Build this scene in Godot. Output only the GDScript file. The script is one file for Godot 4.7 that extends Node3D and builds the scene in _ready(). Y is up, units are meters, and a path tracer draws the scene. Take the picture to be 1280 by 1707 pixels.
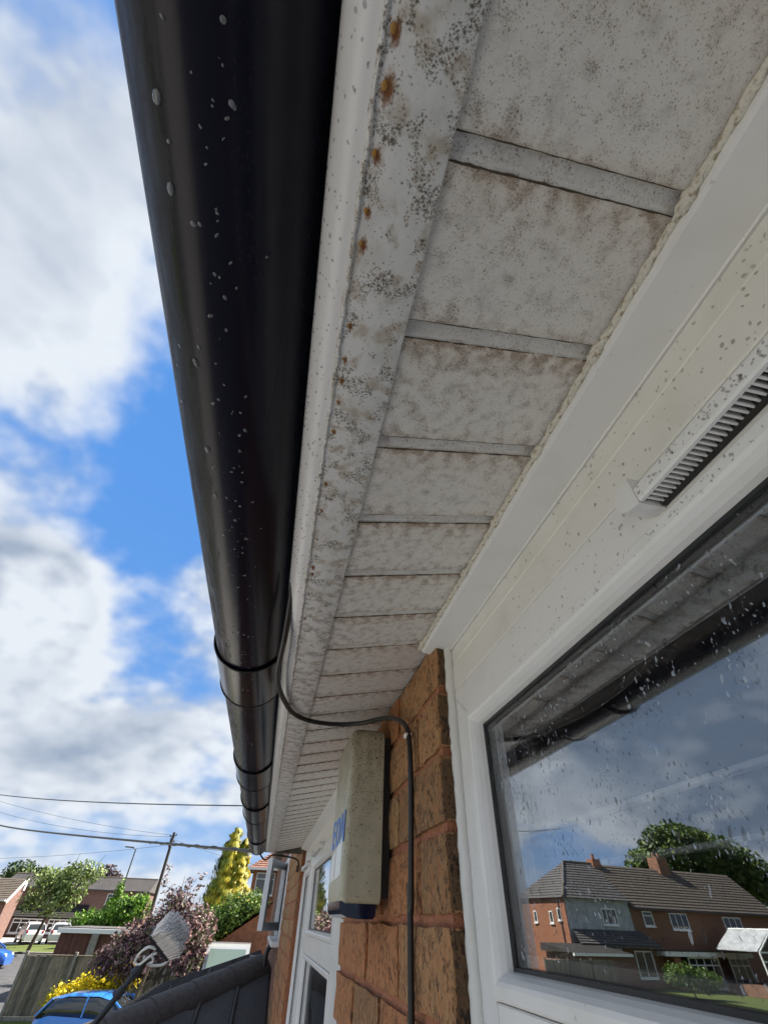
extends Node3D
# All lengths are metres. Positions are written relative to the eye, which stands EYE above the ground at the house wall.
const EYE := 4.2
var taken := {}
var base_of := {}
var M := {}

class MB:
	var v := PackedVector3Array()
	var n := PackedVector3Array()
	var c := PackedColorArray()
	var uv := PackedVector2Array()
	var ix := PackedInt32Array()
	var col := Color(1, 1, 1)
	func tri(a: Vector3, b: Vector3, d: Vector3) -> void:
		var nn := (b - a).cross(d - a).normalized()
		var k := v.size()
		v.append_array([a, b, d])
		n.append_array([nn, nn, nn])
		c.append_array([col, col, col])
		uv.append_array([Vector2.ZERO, Vector2.ZERO, Vector2.ZERO])
		ix.append_array([k, k + 2, k + 1])
	func quad(a: Vector3, b: Vector3, d: Vector3, e: Vector3) -> void:
		var nn := (d - a).cross(e - b).normalized()
		var k := v.size()
		v.append_array([a, b, d, e])
		n.append_array([nn, nn, nn, nn])
		c.append_array([col, col, col, col])
		uv.append_array([Vector2(0, 0), Vector2(1, 0), Vector2(1, 1), Vector2(0, 1)])
		ix.append_array([k, k + 2, k + 1, k, k + 3, k + 2])
	# a face of a convex shape, turned away from the point inside
	func out(p: Array, inside: Vector3) -> void:
		var nn: Vector3 = (p[1] - p[0]).cross(p[2] - p[0])
		if nn.dot(p[0] - inside) < 0.0:
			p.reverse()
		if p.size() == 3:
			tri(p[0], p[1], p[2])
		else:
			quad(p[0], p[1], p[2], p[3])
	func vert(p: Vector3, nn: Vector3) -> int:
		v.append(p)
		n.append(nn)
		c.append(col)
		uv.append(Vector2.ZERO)
		return v.size() - 1
	# ccw from outside
	func iquad(a: int, b: int, d: int, e: int) -> void:
		ix.append_array([a, d, b, a, e, d])
	func itri(a: int, b: int, d: int) -> void:
		ix.append_array([a, d, b])
	func box(lo: Vector3, hi: Vector3, ch := 0.0, xf := Transform3D()) -> void:
		var m := (lo + hi) * 0.5
		var h := (hi - lo).abs() * 0.5
		var o := xf * m
		if ch <= 0.0:
			for ax in 3:
				for s in [-1.0, 1.0]:
					var p := []
					for k in [[-1, -1], [1, -1], [1, 1], [-1, 1]]:
						var q := Vector3.ZERO
						q[ax] = s * h[ax]
						q[(ax + 1) % 3] = k[0] * h[(ax + 1) % 3]
						q[(ax + 2) % 3] = k[1] * h[(ax + 2) % 3]
						p.append(xf * (m + q))
					out(p, o)
			return
		var r := h - Vector3.ONE * ch
		# corner points: cp(sign, axis) lies on the face across that axis
		for ax in 3:
			var b1 := (ax + 1) % 3
			var b2 := (ax + 2) % 3
			for s in [-1.0, 1.0]:
				var p := []
				for k in [[-1, -1], [1, -1], [1, 1], [-1, 1]]:
					var q := Vector3.ZERO
					q[ax] = s * h[ax]
					q[b1] = k[0] * r[b1]
					q[b2] = k[1] * r[b2]
					p.append(xf * (m + q))
				out(p, o)
			for s1 in [-1.0, 1.0]:
				for s2 in [-1.0, 1.0]:
					var p := []
					for k in [[-1, 0], [1, 0], [1, 1], [-1, 1]]:
						var q := Vector3.ZERO
						q[ax] = k[0] * r[ax]
						q[b1] = s1 * (h[b1] if k[1] == 0 else r[b1])
						q[b2] = s2 * (r[b2] if k[1] == 0 else h[b2])
						p.append(xf * (m + q))
					out(p, o)
		for sx in [-1.0, 1.0]:
			for sy in [-1.0, 1.0]:
				for sz in [-1.0, 1.0]:
					out([xf * (m + Vector3(sx * h.x, sy * r.y, sz * r.z)), xf * (m + Vector3(sx * r.x, sy * h.y, sz * r.z)), xf * (m + Vector3(sx * r.x, sy * r.y, sz * h.z))], o)
	# pts: a flat loop; pushed along dir; both ends closed
	func prism(pts: Array, dir: Vector3, caps := true) -> void:
		var nn := Vector3.ZERO
		for i in pts.size():
			nn += (pts[i] as Vector3).cross(pts[(i + 1) % pts.size()])
		if nn.dot(dir) > 0.0:
			pts = pts.duplicate()
			pts.reverse()
			nn = -nn
		nn = nn.normalized()
		for i in pts.size():
			var a: Vector3 = pts[i]
			var b: Vector3 = pts[(i + 1) % pts.size()]
			quad(b, a, a + dir, b + dir)
		if not caps:
			return
		var ux := nn.cross(Vector3.UP if absf(nn.y) < 0.9 else Vector3.RIGHT).normalized()
		var uy := nn.cross(ux)
		var flat := PackedVector2Array()
		for p in pts:
			flat.append(Vector2(p.dot(ux), p.dot(uy)))
		var t := Geometry2D.triangulate_polygon(flat)
		for i in range(0, t.size(), 3):
			var a: Vector3 = pts[t[i]]
			var b: Vector3 = pts[t[i + 1]]
			var d: Vector3 = pts[t[i + 2]]
			if (b - a).cross(d - a).dot(nn) < 0.0:
				var w := b
				b = d
				d = w
			tri(a, b, d)
			tri(a + dir, d + dir, b + dir)
	func tube(path: Array, r0: float, r1 := -1.0, sides := 8, caps := true) -> void:
		if r1 < 0.0:
			r1 = r0
		var k := path.size()
		var last := Vector3.ZERO
		var rows := []
		for i in k:
			var t: Vector3 = (path[mini(i + 1, k - 1)] - path[maxi(i - 1, 0)]).normalized()
			var a := t.cross(Vector3.UP if absf(t.y) < 0.95 else Vector3.RIGHT).normalized() if last == Vector3.ZERO else (last - t * last.dot(t)).normalized()
			last = a
			var b := t.cross(a)
			var r := lerpf(r0, r1, float(i) / maxf(1.0, k - 1))
			var row := []
			for s in sides:
				var d := a * cos(TAU * s / sides) + b * sin(TAU * s / sides)
				row.append(vert(path[i] + d * r, d))
			rows.append(row)
		for i in k - 1:
			for s in sides:
				var s2 := (s + 1) % sides
				iquad(rows[i][s], rows[i][s2], rows[i + 1][s2], rows[i + 1][s])
		if caps:
			for e in [0, k - 1]:
				var t: Vector3 = (path[1] - path[0]).normalized() if e == 0 else (path[k - 1] - path[k - 2]).normalized()
				if e == 0:
					t = -t
				var ids := []
				for s in sides:
					ids.append(vert(v[rows[e][s]], t))
				for s in range(1, sides - 1):
					if e == 0:
						itri(ids[0], ids[s + 1], ids[s])
					else:
						itri(ids[0], ids[s], ids[s + 1])
	# an ellipsoid; up to lat 'cut' of rows for domes
	func ball(o: Vector3, r: Vector3, segs := 10, rows := 6, half := false, bas := Basis()) -> void:
		var first := v.size()
		for i in rows + 1:
			var la := PI * 0.5 - (PI * 0.5 if half else PI) * i / rows
			for s in segs:
				var lo := TAU * s / segs
				var d := Vector3(cos(la) * cos(lo), sin(la), cos(la) * sin(lo))
				vert(o + bas * (d * r), (bas * (d / r)).normalized())
		for i in rows:
			for s in segs:
				var s2 := (s + 1) % segs
				iquad(first + i * segs + s, first + i * segs + s2, first + (i + 1) * segs + s2, first + (i + 1) * segs + s)
	# a line of points (x, y) drawn along z, smooth where asked
	func sweep(prof: Array, z0: float, z1: float, dx := 0.0, smooth := true, closed := false) -> void:
		var k := prof.size()
		var nrm := []
		for i in (k if closed else k - 1):
			var d: Vector2 = prof[(i + 1) % k] - prof[i]
			nrm.append(Vector3(d.y, -d.x, 0).normalized())
		for i in nrm.size():
			var a: Vector2 = prof[i]
			var b: Vector2 = prof[(i + 1) % k]
			var na: Vector3 = nrm[i]
			var nb: Vector3 = nrm[i]
			if smooth:
				if (i > 0 or closed) and nrm[i].dot(nrm[i - 1]) > 0.6:
					na = (nrm[i] + nrm[i - 1]).normalized()
				var nx: int = (i + 1) % nrm.size()
				if (i < nrm.size() - 1 or closed) and nrm[i].dot(nrm[nx]) > 0.6:
					nb = (nrm[i] + nrm[nx]).normalized()
			var p0 := vert(Vector3(a.x, a.y, z0), na)
			var p1 := vert(Vector3(b.x, b.y, z0), nb)
			var p2 := vert(Vector3(b.x + dx, b.y, z1), nb)
			var p3 := vert(Vector3(a.x + dx, a.y, z1), na)
			uv[p0] = Vector2(float(i) / 26.0, z0 / 0.8)
			uv[p1] = Vector2(float(i + 1) / 26.0, z0 / 0.8)
			uv[p2] = Vector2(float(i + 1) / 26.0, z1 / 0.8)
			uv[p3] = Vector2(float(i) / 26.0, z1 / 0.8)
			var want := (v[p1] - v[p0]).cross(v[p3] - v[p0]).dot(nrm[i]) > 0.0
			if want:
				iquad(p0, p1, p2, p3)
			else:
				iquad(p0, p3, p2, p1)
	# a mitred ring round a rectangle in a plane across x: profile of (inset, x)
	func ring(y0: float, y1: float, z0: float, z1: float, prof: Array) -> void:
		var o := Vector3(1.0, (y0 + y1) * 0.5, (z0 + z1) * 0.5)
		for i in prof.size() - 1:
			var a: Vector2 = prof[i]
			var b: Vector2 = prof[i + 1]
			var ca := [Vector3(a.y, y0 + a.x, z0 + a.x), Vector3(a.y, y1 - a.x, z0 + a.x), Vector3(a.y, y1 - a.x, z1 - a.x), Vector3(a.y, y0 + a.x, z1 - a.x)]
			var cb := [Vector3(b.y, y0 + b.x, z0 + b.x), Vector3(b.y, y1 - b.x, z0 + b.x), Vector3(b.y, y1 - b.x, z1 - b.x), Vector3(b.y, y0 + b.x, z1 - b.x)]
			for s in 4:
				var t := (s + 1) % 4
				var p := [ca[s], ca[t], cb[t], cb[s]]
				var nn: Vector3 = (p[2] - p[0]).cross(p[3] - p[1])
				# the face looks out to -x, or away from / into the opening for the edges
				var mid: Vector3 = (ca[s] + ca[t]) * 0.5
				var inward := Vector3(0, o.y - mid.y, o.z - mid.z).normalized()
				if s % 2 == 0:
					inward = Vector3(0, 0, signf(o.z - mid.z))
				else:
					inward = Vector3(0, signf(o.y - mid.y), 0)
				var want := Vector3(-(b.x - a.x), 0, 0) + inward * (b.y - a.y)
				if nn.dot(want) < 0.0:
					p.reverse()
				quad(p[0], p[1], p[2], p[3])
	func mesh(base := Vector3.ZERO) -> ArrayMesh:
		var a := []
		a.resize(Mesh.ARRAY_MAX)
		var w := v
		if base != Vector3.ZERO:
			w = PackedVector3Array()
			w.resize(v.size())
			for i in v.size():
				w[i] = v[i] - base
		a[Mesh.ARRAY_VERTEX] = w
		a[Mesh.ARRAY_NORMAL] = n
		a[Mesh.ARRAY_COLOR] = c
		a[Mesh.ARRAY_TEX_UV] = uv
		a[Mesh.ARRAY_INDEX] = ix
		var m := ArrayMesh.new()
		m.add_surface_from_arrays(Mesh.PRIMITIVE_TRIANGLES, a)
		return m

# ---------------------------------------------------------------- nodes
func numbered(parent: Node, called: String) -> String:
	var key := str(parent.get_instance_id()) + called
	var k: int = taken.get(key, 0)
	taken[key] = k + 1
	return called if k == 0 else "%s_%03d" % [called, k]

func tag(o: Node, label := "", category := "", group := "", kind := "") -> Node:
	for p in [["label", label], ["category", category], ["group", group], ["kind", kind]]:
		if p[1]:
			o.set_meta(p[0], p[1])
	return o

func thing(called: String, label: String, category: String, at: Vector3, group := "", turn := 0.0) -> Node3D:
	var o := Node3D.new()
	o.name = numbered(self, called)
	o.position = at + Vector3(0, EYE, 0)
	o.rotation.y = turn
	add_child(o, true)
	base_of[o] = at if turn == 0.0 else Vector3.ZERO
	tag(o, label, category, group)
	return o

func part(called: String, mb: MB, m: Material, parent: Node, label := "", kind := "") -> MeshInstance3D:
	var o := MeshInstance3D.new()
	o.name = numbered(parent, called)
	o.mesh = mb.mesh(base_of[parent])
	o.material_override = m
	parent.add_child(o, true)
	base_of[o] = base_of[parent]
	tag(o, label, "", "", kind)
	return o

func piece(called: String, mesh: Mesh, m: Material, parent: Node, at: Vector3, bas := Basis()) -> MeshInstance3D:
	var o := MeshInstance3D.new()
	o.name = numbered(parent, called)
	o.mesh = mesh
	o.material_override = m
	o.transform = Transform3D(bas, at - base_of[parent])
	parent.add_child(o, true)
	base_of[o] = Vector3.ZERO
	return o

func single(called: String, mb: MB, m: Material, label := "", category := "", group := "", kind := "", at := Vector3.ZERO) -> MeshInstance3D:
	var o := MeshInstance3D.new()
	o.name = numbered(self, called)
	o.mesh = mb.mesh(at)
	o.material_override = m
	o.position = at + Vector3(0, EYE, 0)
	add_child(o, true)
	base_of[o] = at
	tag(o, label, category, group, kind)
	return o

# ---------------------------------------------------------------- materials
func noise(seed_: int, freq: float, oct := 4, kind := FastNoiseLite.TYPE_SIMPLEX_SMOOTH) -> FastNoiseLite:
	var f := FastNoiseLite.new()
	f.seed = seed_
	f.noise_type = kind
	f.frequency = freq
	f.fractal_octaves = oct
	f.fractal_type = FastNoiseLite.FRACTAL_FBM if oct > 1 else FastNoiseLite.FRACTAL_NONE
	return f

func field(w: int, h: int, seed_: int, freq: float, oct: int, sx: float, sy: float) -> PackedByteArray:
	var im := noise(seed_, freq, oct).get_seamless_image(int(w / sx), int(h / sy))
	if sx != 1.0 or sy != 1.0:
		im.resize(w, h, Image.INTERPOLATE_CUBIC)
	im.convert(Image.FORMAT_L8)
	return im.get_data()

# layers: [seed, freq, octaves, stretch x, stretch y, low, high, colour, strength, (seed, freq, low, high of the patches it keeps to)]
func painted(w: int, h: int, ground: Color, layers: Array) -> ImageTexture:
	var px := w * h
	var r := PackedFloat32Array()
	var g := PackedFloat32Array()
	var b := PackedFloat32Array()
	r.resize(px)
	g.resize(px)
	b.resize(px)
	var s := ground.linear_to_srgb()
	r.fill(s.r)
	g.fill(s.g)
	b.fill(s.b)
	for l in layers:
		if l[0] is String:
			dot_layer(w, h, r, g, b, l)
			continue
		var f := field(w, h, l[0], l[1], l[2], l[3], l[4])
		var lut := PackedFloat32Array()
		var cut := PackedFloat32Array()
		for i in 256:
			lut.append(smoothstep(l[5], l[6], i / 255.0) * l[8] if l[5] < l[6] else (1.0 - smoothstep(l[6], l[5], i / 255.0)) * l[8])
			cut.append(smoothstep(l[11], l[12], i / 255.0) if l.size() > 9 else 1.0)
		var patch := field(w, h, l[9], l[10], 3, 1, 1) if l.size() > 9 else PackedByteArray()
		var lc: Color = (l[7] as Color).linear_to_srgb()
		var has := patch.size() > 0
		for i in px:
			var t := lut[f[i]]
			if t > 0.0:
				if has:
					t *= cut[patch[i]]
				r[i] += (lc.r - r[i]) * t
				g[i] += (lc.g - g[i]) * t
				b[i] += (lc.b - b[i]) * t
	var data := PackedByteArray()
	data.resize(px * 3)
	for i in px:
		data[i * 3] = int(minf(r[i], 1.0) * 255.0)
		data[i * 3 + 1] = int(minf(g[i], 1.0) * 255.0)
		data[i * 3 + 2] = int(minf(b[i], 1.0) * 255.0)
	return ImageTexture.create_from_image(Image.create_from_data(w, h, false, Image.FORMAT_RGB8, data))

# ["dots", seed, count, smallest, largest, stretch y, colour, strength, patch seed, patch freq, low, high]: specks of uneven outline strewn over the surface
func dot_layer(w: int, h: int, r: PackedFloat32Array, g: PackedFloat32Array, b: PackedFloat32Array, l: Array) -> void:
	var rn := RandomNumberGenerator.new()
	rn.seed = l[1]
	var patch := field(w, h, l[8], l[9], 4, 1, 1)
	var lc: Color = (l[6] as Color).linear_to_srgb()
	var placed := 0
	var tries := 0
	while placed < l[2] and tries < l[2] * 12:
		tries += 1
		var x := rn.randi() % w
		var y := rn.randi() % h
		if rn.randf() > smoothstep(l[10], l[11], patch[y * w + x] / 255.0):
			continue
		placed += 1
		var k := rn.randf()
		var rad: float = lerpf(l[3], l[4], k * k * k)
		var sy: float = l[5]
		var strength: float = l[7] * rn.randf_range(0.45, 1.0)
		var ph := rn.randf() * TAU
		var n := int(ceil(rad))
		var m := int(ceil(rad * sy))
		for j in range(-m, m + 1):
			for i in range(-n, n + 1):
				var q := sqrt(float(i * i) + float(j * j) / (sy * sy)) / (rad * (1.0 + 0.3 * sin(ph + 3.0 * atan2(j, i))))
				if q < 1.0:
					var p := posmod(y + j, h) * w + posmod(x + i, w)
					var t := strength * minf(1.0, (1.0 - q) * 1.5)
					r[p] += (lc.r - r[p]) * t
					g[p] += (lc.g - g[p]) * t
					b[p] += (lc.b - b[p]) * t

func grey(w: int, seed_: int, freq: float, oct := 4, sx := 1.0, sy := 1.0) -> ImageTexture:
	return ImageTexture.create_from_image(Image.create_from_data(w, w, false, Image.FORMAT_L8, field(w, w, seed_, freq, oct, sx, sy)))

# size: metres one repeat of the texture covers
func mat(called: String, col: Color, rough: float, tex: Texture2D = null, size := 1.0, bump: Texture2D = null, depth_mm := 0.0, spec := 0.5) -> StandardMaterial3D:
	var m := StandardMaterial3D.new()
	m.resource_name = called
	m.albedo_color = col.linear_to_srgb()
	m.roughness = rough
	m.metallic_specular = spec
	m.albedo_texture = tex
	m.uv1_triplanar = true
	m.uv1_world_triplanar = true
	m.uv1_scale = Vector3.ONE / size
	m.uv1_triplanar_sharpness = 6.0
	if bump:
		m.heightmap_enabled = true
		m.heightmap_texture = bump
		m.heightmap_scale = depth_mm * 0.1
	M[called] = m
	return m

func tinted(called: String, from: String, tint: Color) -> StandardMaterial3D:
	var m: StandardMaterial3D = M[from].duplicate()
	m.resource_name = called
	m.albedo_color = tint.linear_to_srgb()
	M[called] = m
	return m

func mapped(called: String, rough: float, tex: Texture2D, rough_tex: Texture2D = null) -> StandardMaterial3D:
	var m := StandardMaterial3D.new()
	m.resource_name = called
	m.albedo_texture = tex
	m.roughness = rough
	if rough_tex:
		m.roughness = 1.0
		m.roughness_texture = rough_tex
		m.roughness_texture_channel = BaseMaterial3D.TEXTURE_CHANNEL_RED
	M[called] = m
	return m

# mildew on one soffit board: u runs from the fascia to the wall, v across the board; it gathers along the joints
func board_print(seed_: int) -> ImageTexture:
	var w := 1024
	var h := 512
	var soft := field(w, h, seed_, 0.008, 5, 1, 1)
	var patch := field(w, h, seed_ + 1, 0.011, 4, 1, 1)
	var fine := field(w, h, seed_ + 2, 0.30, 4, 2.0, 1.0)
	var data := PackedByteArray()
	data.resize(w * h * 3)
	var wet := PackedFloat32Array()
	wet.resize(w * h)
	for y in h:
		var v := float(y) / h
		var e := exp(-v / 0.10) * 0.9 + exp(-(1.0 - v) / 0.05) * 0.7
		for x in w:
			var i := y * w + x
			var u := float(x) / w
			var k := patch[i] / 255.0
			var g := clampf((k - 0.45) * 1.6 + e * (0.25 + k) + 0.30 * exp(-u / 0.25), 0.0, 1.2)
			wet[i] = g
			var grime := clampf((0.06 + g * 0.36) * smoothstep(0.25, 0.85, fine[i] / 255.0) + 0.16 * smoothstep(0.45, 0.95, soft[i] / 255.0) - 0.03, 0.0, 0.8)
			var brown := clampf((e + 0.25 * exp(-v / 0.3)) * k * 1.15, 0.0, 0.85)
			var s := 0.868 - grime * 0.36
			data[i * 3] = int(255.0 * clampf(s + 0.010 - brown * 0.12, 0.0, 1.0))
			data[i * 3 + 1] = int(255.0 * clampf(s - brown * 0.19, 0.0, 1.0))
			data[i * 3 + 2] = int(255.0 * clampf(s - 0.024 - brown * 0.245, 0.0, 1.0))
	var rn := RandomNumberGenerator.new()
	rn.seed = seed_
	for q in 150000:
		var x := rn.randi() % w
		var y := rn.randi() % h
		if rn.randf() > 0.10 + wet[y * w + x] * wet[y * w + x] * 1.2:
			continue
		var k := rn.randf()
		var rad := lerpf(0.7, 3.4, pow(k, 7.0))
		var st := rn.randf_range(0.10, 0.60)
		var dark := Vector3(70, 66, 56) if rn.randf() < 0.6 else Vector3(112, 84, 62)
		var n := int(ceil(rad))
		var ph := rn.randf() * TAU
		for j in range(-n, n + 1):
			for i in range(-n, n + 1):
				var px := x + i
				var py := y + j
				if px < 0 or py < 0 or px >= w or py >= h:
					continue
				var dd := sqrt(float(i * i + j * j)) / (rad * (1.0 + 0.35 * sin(ph + 3.0 * atan2(j, i))))
				if dd < 1.0:
					var t := st * minf(1.0, (1.0 - dd) * 1.6)
					var at := (py * w + px) * 3
					data[at] = int(lerpf(data[at], dark.x, t))
					data[at + 1] = int(lerpf(data[at + 1], dark.y, t))
					data[at + 2] = int(lerpf(data[at + 2], dark.z, t))
	return ImageTexture.create_from_image(Image.create_from_data(w, h, false, Image.FORMAT_RGB8, data))

# the gutter: u runs round its underside from the outer rim; the outer part is dull with dust
func gutter_prints() -> Array:
	var w := 512
	var h := 1024
	var big := field(w, h, 171, 0.008, 4, 1, 4)
	var mid := field(w, h, 172, 0.03, 4, 1, 2)
	var fine := field(w, h, 173, 0.14, 3, 1, 1)
	var col := PackedByteArray()
	var rou := PackedByteArray()
	col.resize(w * h * 3)
	rou.resize(w * h)
	for y in h:
		for x in w:
			var i := y * w + x
			var u := float(x) / w
			var edge := 0.345 + (big[i] / 255.0 - 0.5) * 0.16 + (mid[i] / 255.0 - 0.5) * 0.09 + (fine[i] / 255.0 - 0.5) * 0.05
			var dust := (1.0 - smoothstep(edge - 0.05, edge + 0.03, u)) * (0.35 + 0.65 * mid[i] / 255.0) * (0.55 + 0.45 * fine[i] / 255.0)
			dust = clampf(dust + 0.30 * smoothstep(0.62, 0.95, fine[i] / 255.0) * smoothstep(0.45, 0.75, big[i] / 255.0), 0.0, 1.0)
			var s := 0.072 + dust * 0.105
			col[i * 3] = int(255.0 * (s + 0.006))
			col[i * 3 + 1] = int(255.0 * s)
			col[i * 3 + 2] = int(255.0 * (s + 0.050 * (1.0 - dust)))
			rou[i] = int(255.0 * (0.21 + 0.46 * dust + 0.05 * mid[i] / 255.0))
	return [ImageTexture.create_from_image(Image.create_from_data(w, h, false, Image.FORMAT_RGB8, col)), ImageTexture.create_from_image(Image.create_from_data(w, h, false, Image.FORMAT_L8, rou))]

# a rusty run with a faded, ragged edge
func rust_print(seed_: int) -> ImageTexture:
	var im := Image.create_empty(96, 96, false, Image.FORMAT_RGBA8)
	var n := noise(seed_, 0.04, 3)
	for y in 96:
		for x in 96:
			var p := Vector2(x - 48.0, y - 48.0) / 48.0
			var d := p.length() * (1.0 + 0.55 * n.get_noise_2d(x, y)) + 0.14 * n.get_noise_2d(x * 4.0, y * 4.0)
			var t := 1.0 - smoothstep(0.12, 0.88, d)
			im.set_pixel(x, y, Color(0.70 - 0.22 * t, 0.50 - 0.22 * t, 0.25 - 0.15 * t, t * 0.9))
	return ImageTexture.create_from_image(im)

# the side of the alarm box: grime thick at the top, thinning downwards
func bell_print() -> ImageTexture:
	var w := 512
	var h := 512
	var soft := field(w, h, 401, 0.012, 4, 1, 1)
	var run := field(w, h, 402, 0.03, 4, 1, 8)
	var data := PackedByteArray()
	data.resize(w * h * 3)
	for y in h:
		var top := exp(-float(y) / h / 0.28)
		for x in w:
			var i := y * w + x
			var t := clampf(top * 0.75 * run[i] / 255.0 + 0.25 * soft[i] / 255.0, 0.0, 1.0)
			data[i * 3] = int(lerpf(186, 106, t))
			data[i * 3 + 1] = int(lerpf(182, 98, t))
			data[i * 3 + 2] = int(lerpf(160, 78, t))
	var rn := RandomNumberGenerator.new()
	rn.seed = 403
	for q in 20000:
		var x := rn.randi() % w
		var y := rn.randi() % h
		if rn.randf() > 0.07 + 0.9 * exp(-float(y) / h / 0.30) * soft[y * w + x] / 160.0:
			continue
		var k := rn.randf()
		var rad := lerpf(0.7, 3.0, k * k * k)
		var n := int(ceil(rad))
		var st := rn.randf_range(0.3, 0.9)
		for j in range(-n, n + 1):
			for i in range(-n, n + 1):
				var px := posmod(x + i, w)
				var py := clampi(y + j, 0, h - 1)
				var dd := sqrt(float(i * i + j * j)) / rad
				if dd < 1.0:
					var at := (py * w + px) * 3
					var t := st * minf(1.0, (1.0 - dd) * 1.6)
					data[at] = int(lerpf(data[at], 48, t))
					data[at + 1] = int(lerpf(data[at + 1], 41, t))
					data[at + 2] = int(lerpf(data[at + 2], 30, t))
	return ImageTexture.create_from_image(Image.create_from_data(w, h, false, Image.FORMAT_RGB8, data))

func clouds_at(d: Vector3, n1: FastNoiseLite, n2: FastNoiseLite, bias: Array) -> Color:
	var up := maxf(d.y, 0.0)
	var k := 1.0 / (up + 0.30)
	var x := d.x * k * 100.0
	var z := d.z * k * 100.0
	var wx := n2.get_noise_2d(x, z)
	var f := n1.get_noise_2d(x + wx * 9.0, z + 300.0 - wx * 6.0) * 0.85 + 0.30 + 0.24 * n2.get_noise_2d(x * 4.0 + 50.0, z * 4.0)
	var f2 := n1.get_noise_2d(x + wx * 9.0 + 7.0, z + 296.0 - wx * 6.0) * 0.85 + 0.30
	var dark := 0.0
	for b in bias:
		var t := d.dot(b[0])
		if t > 0.8:
			var a := exp(-(1.0 - t) * 2.0 / (b[1] * b[1]))
			f += b[2] * a
			f2 += b[2] * a
			dark += b[3] * a
	var cover := smoothstep(-0.12, 0.52, f)
	var blue := Color(0.11, 0.33, 0.82).lerp(Color(0.33, 0.56, 0.92), pow(1.0 - up, 3.0) * 0.9)
	blue = blue.lerp(Color(0.62, 0.74, 0.88), pow(1.0 - up, 12.0) * 0.8)
	# lit towards the sun, greyer where the cloud is thick
	var lit := clampf(0.5 + (f - f2) * 2.6, 0.0, 1.0)
	var thick := smoothstep(0.35, 1.0, f + dark * 0.5)
	var shade := clampf(0.10 + thick * 0.55 + dark * 0.9 - (lit - 0.5) * 0.7, 0.0, 1.0)
	var cloud := Color(0.84, 0.89, 0.95).lerp(Color(0.29, 0.37, 0.50), shade)
	return blue.lerp(cloud, cover * 0.97)

func build_sky() -> ImageTexture:
	var w := 1536
	var h := 768
	var n1 := noise(11, 0.011, 6)
	var n2 := noise(5, 0.02, 4)
	# direction, width, more or less cloud, darker
	var bias := [
		[Vector3(-0.296, 0.638, -0.71), 0.14, -0.34, 0.0], [Vector3(-0.331, 0.698, -0.635), 0.13, -0.28, 0.0], [Vector3(-0.40, 0.56, -0.725), 0.13, -0.24, 0.0], [Vector3(-0.376, 0.47, -0.799), 0.11, -0.32, 0.0],
		[Vector3(-0.14, 0.212, -0.967), 0.06, -0.4, 0.0], [Vector3(-0.25, 0.115, -0.96), 0.05, -0.3, 0.0],
		[Vector3(-0.488, 0.715, -0.501), 0.12, 0.30, -0.08], [Vector3(-0.54, 0.765, -0.35), 0.14, 0.25, 0.0], [Vector3(-0.528, 0.809, -0.259), 0.16, 0.2, 0.0], [Vector3(-0.45, 0.88, -0.08), 0.22, 0.2, 0.08],
		[Vector3(-0.419, 0.308, -0.854), 0.13, 0.30, -0.05], [Vector3(-0.50, 0.392, -0.784), 0.08, 0.2, -0.05], [Vector3(-0.38, 0.192, -0.9), 0.12, 0.25, 0.05],
		[Vector3(-0.69, 0.27, -0.67), 0.18, 0.33, 0.22], [Vector3(-0.74, 0.40, -0.54), 0.20, 0.28, 0.30], [Vector3(-0.60, 0.26, -0.755), 0.10, 0.15, 0.05], [Vector3(-0.76, 0.20, -0.62), 0.14, 0.3, 0.24],
		[Vector3(-0.50, 0.215, -0.84), 0.06, 0.25, -0.15], [Vector3(-0.56, 0.11, -0.82), 0.08, 0.1, -0.1],
	]
	var im := Image.create_empty(w, h, false, Image.FORMAT_RGB8)
	for j in h:
		var el := PI * (0.5 - (j + 0.5) / h)
		if el < -0.02:
			im.fill_rect(Rect2i(0, j, w, h - j), Color(0.30, 0.31, 0.30).linear_to_srgb())
			break
		for i in w:
			var az := TAU * (i + 0.5) / w
			var d := Vector3(sin(az) * cos(el), sin(el), -cos(az) * cos(el))
			im.set_pixel(i, j, clouds_at(d, n1, n2, bias).linear_to_srgb())
	return ImageTexture.create_from_image(im)

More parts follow.
